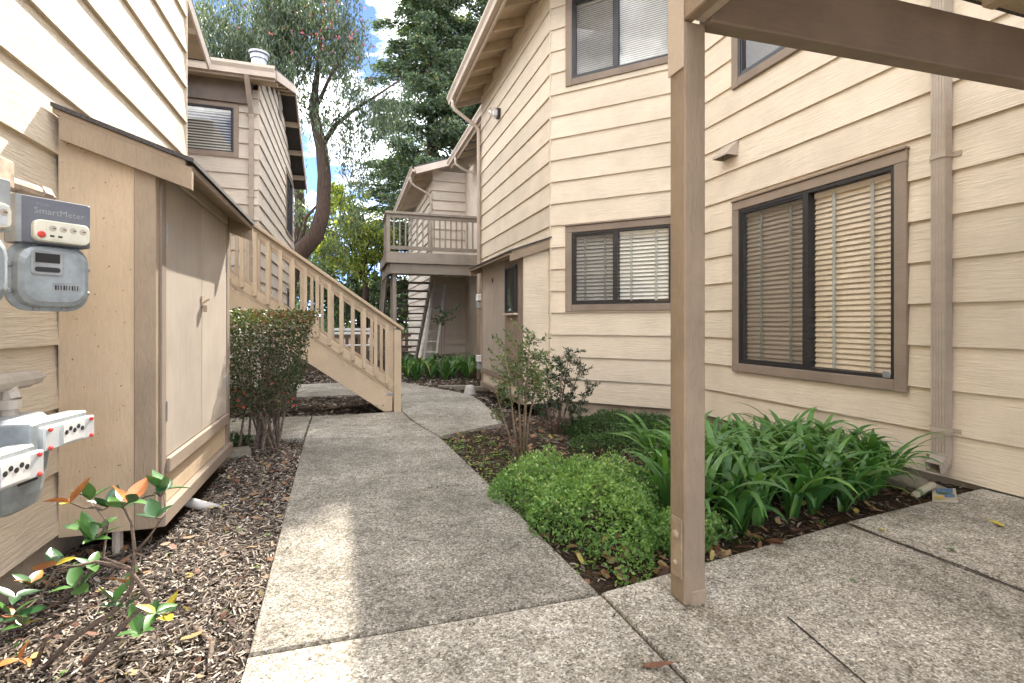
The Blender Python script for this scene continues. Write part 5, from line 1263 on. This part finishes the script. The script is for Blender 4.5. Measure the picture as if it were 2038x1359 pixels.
def conifer(name, label, x, y, h, r0, zmin, n_br, leaves, mat, ls, seed, trunk_r=.45):
    t = empty(name, (x, y, -0.2), label, 'tree'); r = np.random.default_rng(seed)
    MB().tube([(x, y, -.4), (x, y, h * .3), (x + .1, y, h * .7), (x, y, h)], [trunk_r, trunk_r * .75, trunk_r * .4, .03], 10).build('trunk', 'bark', t, smooth=True)
    lim = MB(); cs = []; ds = []
    for i in range(n_br):
        z = zmin + (h - zmin) * (i + r.random()) / n_br; f = 1 - (z / h); R0 = r0 * (f ** .75 + .12) * r.uniform(.7, 1.12); a = r.random() * 6.283
        d = np.array([math.cos(a), math.sin(a)]); droop = r.uniform(.05, .32)
        P_ = lambda s: np.array([x + d[0] * R0 * s, y + d[1] * R0 * s, z + .15 * R0 * s - droop * R0 * s * s])
        lim.tube([P_(0), P_(.5), P_(1)], [.06 * f + .02, .03, .01], 5, False)
        for k in range(leaves):
            s = .15 + .9 * r.random() ** .7; p = P_(s); side = np.array([-d[1], d[0], 0]); wv = R0 * .34 * (1.1 - s) + .18
            q = p + side * r.normal(0, 1) * wv * .55 + np.array([d[0], d[1], 0]) * r.normal(0, .12) + np.array([0, 0, -abs(r.normal(0, .20)) + .05])
            cs.append(q); ds.append((d[0] * .7 + r.normal(0, .5), d[1] * .7 + r.normal(0, .5), r.normal(-.35, .4)))
    lim.build('limbs', 'bark', t); n = len(cs)
    leaf_cloud('crown', mat, cs, ds, rng.uniform(ls * .6, ls * 1.4, n), rng.uniform(ls * .3, ls * .6, n), t, rv=rng.random(n))
conifer('redwood_tree', 'huge dark conifer filling the gap between the buildings', 3.9, 25.0, 24.0, 4.1, 1.5, 270, 560, 'redwood', .185, 3)
conifer('redwood_tree', 'slimmer dark conifer behind the huge conifer at right', 6.95, 25.6, 21.4, 4.6, 3.0, 190, 230, 'redwood', .20, 4)

def broadleaf(name, label, x, y, h, blobs, n, mat, ls, tr=.16, hang=.3):
    t = empty(name, (x, y, -0.2), label, 'tree')
    mb = MB().tube([(x, y, -.4), (x + .1, y, h * .35), (x - .05, y, h * .6), (x, y, h * .85)], [tr, tr * .8, tr * .5, .03], 8); mb.build('trunk', 'bark', t, smooth=True)
    lb = MB(); cs = []; tot = sum(b[3] ** 2 for b in blobs)
    for (bx, by, bz, br) in blobs:
        lb.tube([(x, y, h * .4), ((x + bx) / 2, (y + by) / 2, (h * .4 + bz) / 2 + .2), (bx, by, bz)], [tr * .4, tr * .25, .02], 5)
        k = int(n * br ** 2 / tot); sub = rng.normal(size=(max(6, k // 60), 3)); sub /= np.linalg.norm(sub, axis=1, keepdims=True); sub = np.array([bx, by, bz]) + sub * br * rng.random((len(sub), 1)) ** .4
        pick = sub[rng.integers(0, len(sub), k)]; cs.append(pick + rng.normal(0, br * .16, (k, 3)))
    lb.build('limbs', 'bark', t); cs = np.vstack(cs); m = len(cs)
    leaf_cloud('crown', mat, cs, rng.normal(0, .7, (m, 3)) + [0, 0, -hang], rng.uniform(ls * .6, ls * 1.3, m), rng.uniform(ls * .35, ls * .6, m), t)
broadleaf('broadleaf_tree', 'yellow-green tree with hanging leaves behind the bent trunk', .6, 22.5, 7.0, [(.2, 22, 5.6, .8), (.9, 22.4, 4.8, .9), (1.6, 22.6, 4.2, .8), (-.1, 22, 4.4, .8), (.5, 22.2, 3.6, .9), (-.9, 22.4, 3.9, .7), (-.5, 22.3, 6.3, .6)], 9000, 'lime', .15, hang=.9)
broadleaf('broadleaf_tree', 'dark green shrubby tree low behind the staircase rail', .4, 24.5, 4.2, [(-1.8, 24, 2.6, 1.1), (-.4, 24.4, 2.9, 1.2), (.9, 24.2, 2.6, 1.2), (2.0, 24.6, 2.2, 1.1), (-1.0, 24, 1.4, 1.0), (.6, 24, 1.3, 1.0), (1.8, 24, 1.0, .9)], 11000, 'redwood', .17, hang=.2)
broadleaf('broadleaf_tree', 'grey-green tree far left behind the bent trunk', -2.6, 26.0, 8.0, [(-3.4, 26, 4.6, 1.3), (-2.2, 26, 5.2, 1.3), (-1.2, 26, 4.0, 1.2), (-3.0, 26, 3.0, 1.2), (-1.6, 26, 2.4, 1.2), (-.6, 26.2, 6.2, 1.0)], 8000, 'euc', .22, hang=.9)
# far belt of trees that closes the horizon
n = 26000
a = rng.uniform(-.75, .95, n); d = rng.uniform(44, 56, n); zt = 4.2 + 1.6 * np.sin(a * 23) + 1.0 * np.sin(a * 51 + 1)
C = np.c_[np.sin(a) * d, np.cos(a) * d, -0.3 + zt * rng.random(n) ** .8]
leaf_cloud('distant_trees', 'redwood', C, rng.normal(size=(n, 3)), rng.uniform(.35, .8, n), rng.uniform(.25, .5, n), label='distant dark tree belt beyond the courtyard', cat='trees', kind='stuff')

# ------------------------------------------------------------------ far fence and bench seen through the balusters
fn = empty('picket_fence', (0, 20, -.2), 'brown picket fence far behind the staircase', 'fence')
for i in range(26): BX('picket', 'brown_fence', fn, -3.2 + i * .22, -3.08 + i * .22, 20.0, 20.03, -.25, .62, bevel=0)
for z in (.0, .45): BX('rail', 'brown_fence', fn, -3.25, 2.5, 20.031, 20.07, z, z + .09, bevel=0)
bn = empty('bench', (0.2, 17.2, -.2), 'white slatted bench beyond the staircase', 'bench')
for z in (.62, .74): BX('back_slat', 'white', bn, -.55, .75, 17.4, 17.43, z, z + .08, bevel=.003)
for y in (16.95, 17.07, 17.19): BX('seat_slat', 'white', bn, -.55, .75, y, y + .09, .26, .29, bevel=.003)
for x in (-.5, .66):
    BX('leg', 'white', bn, x, x + .05, 16.97, 17.02, -.25, .258); BX('leg', 'white', bn, x, x + .05, 17.435, 17.48, -.25, .83)
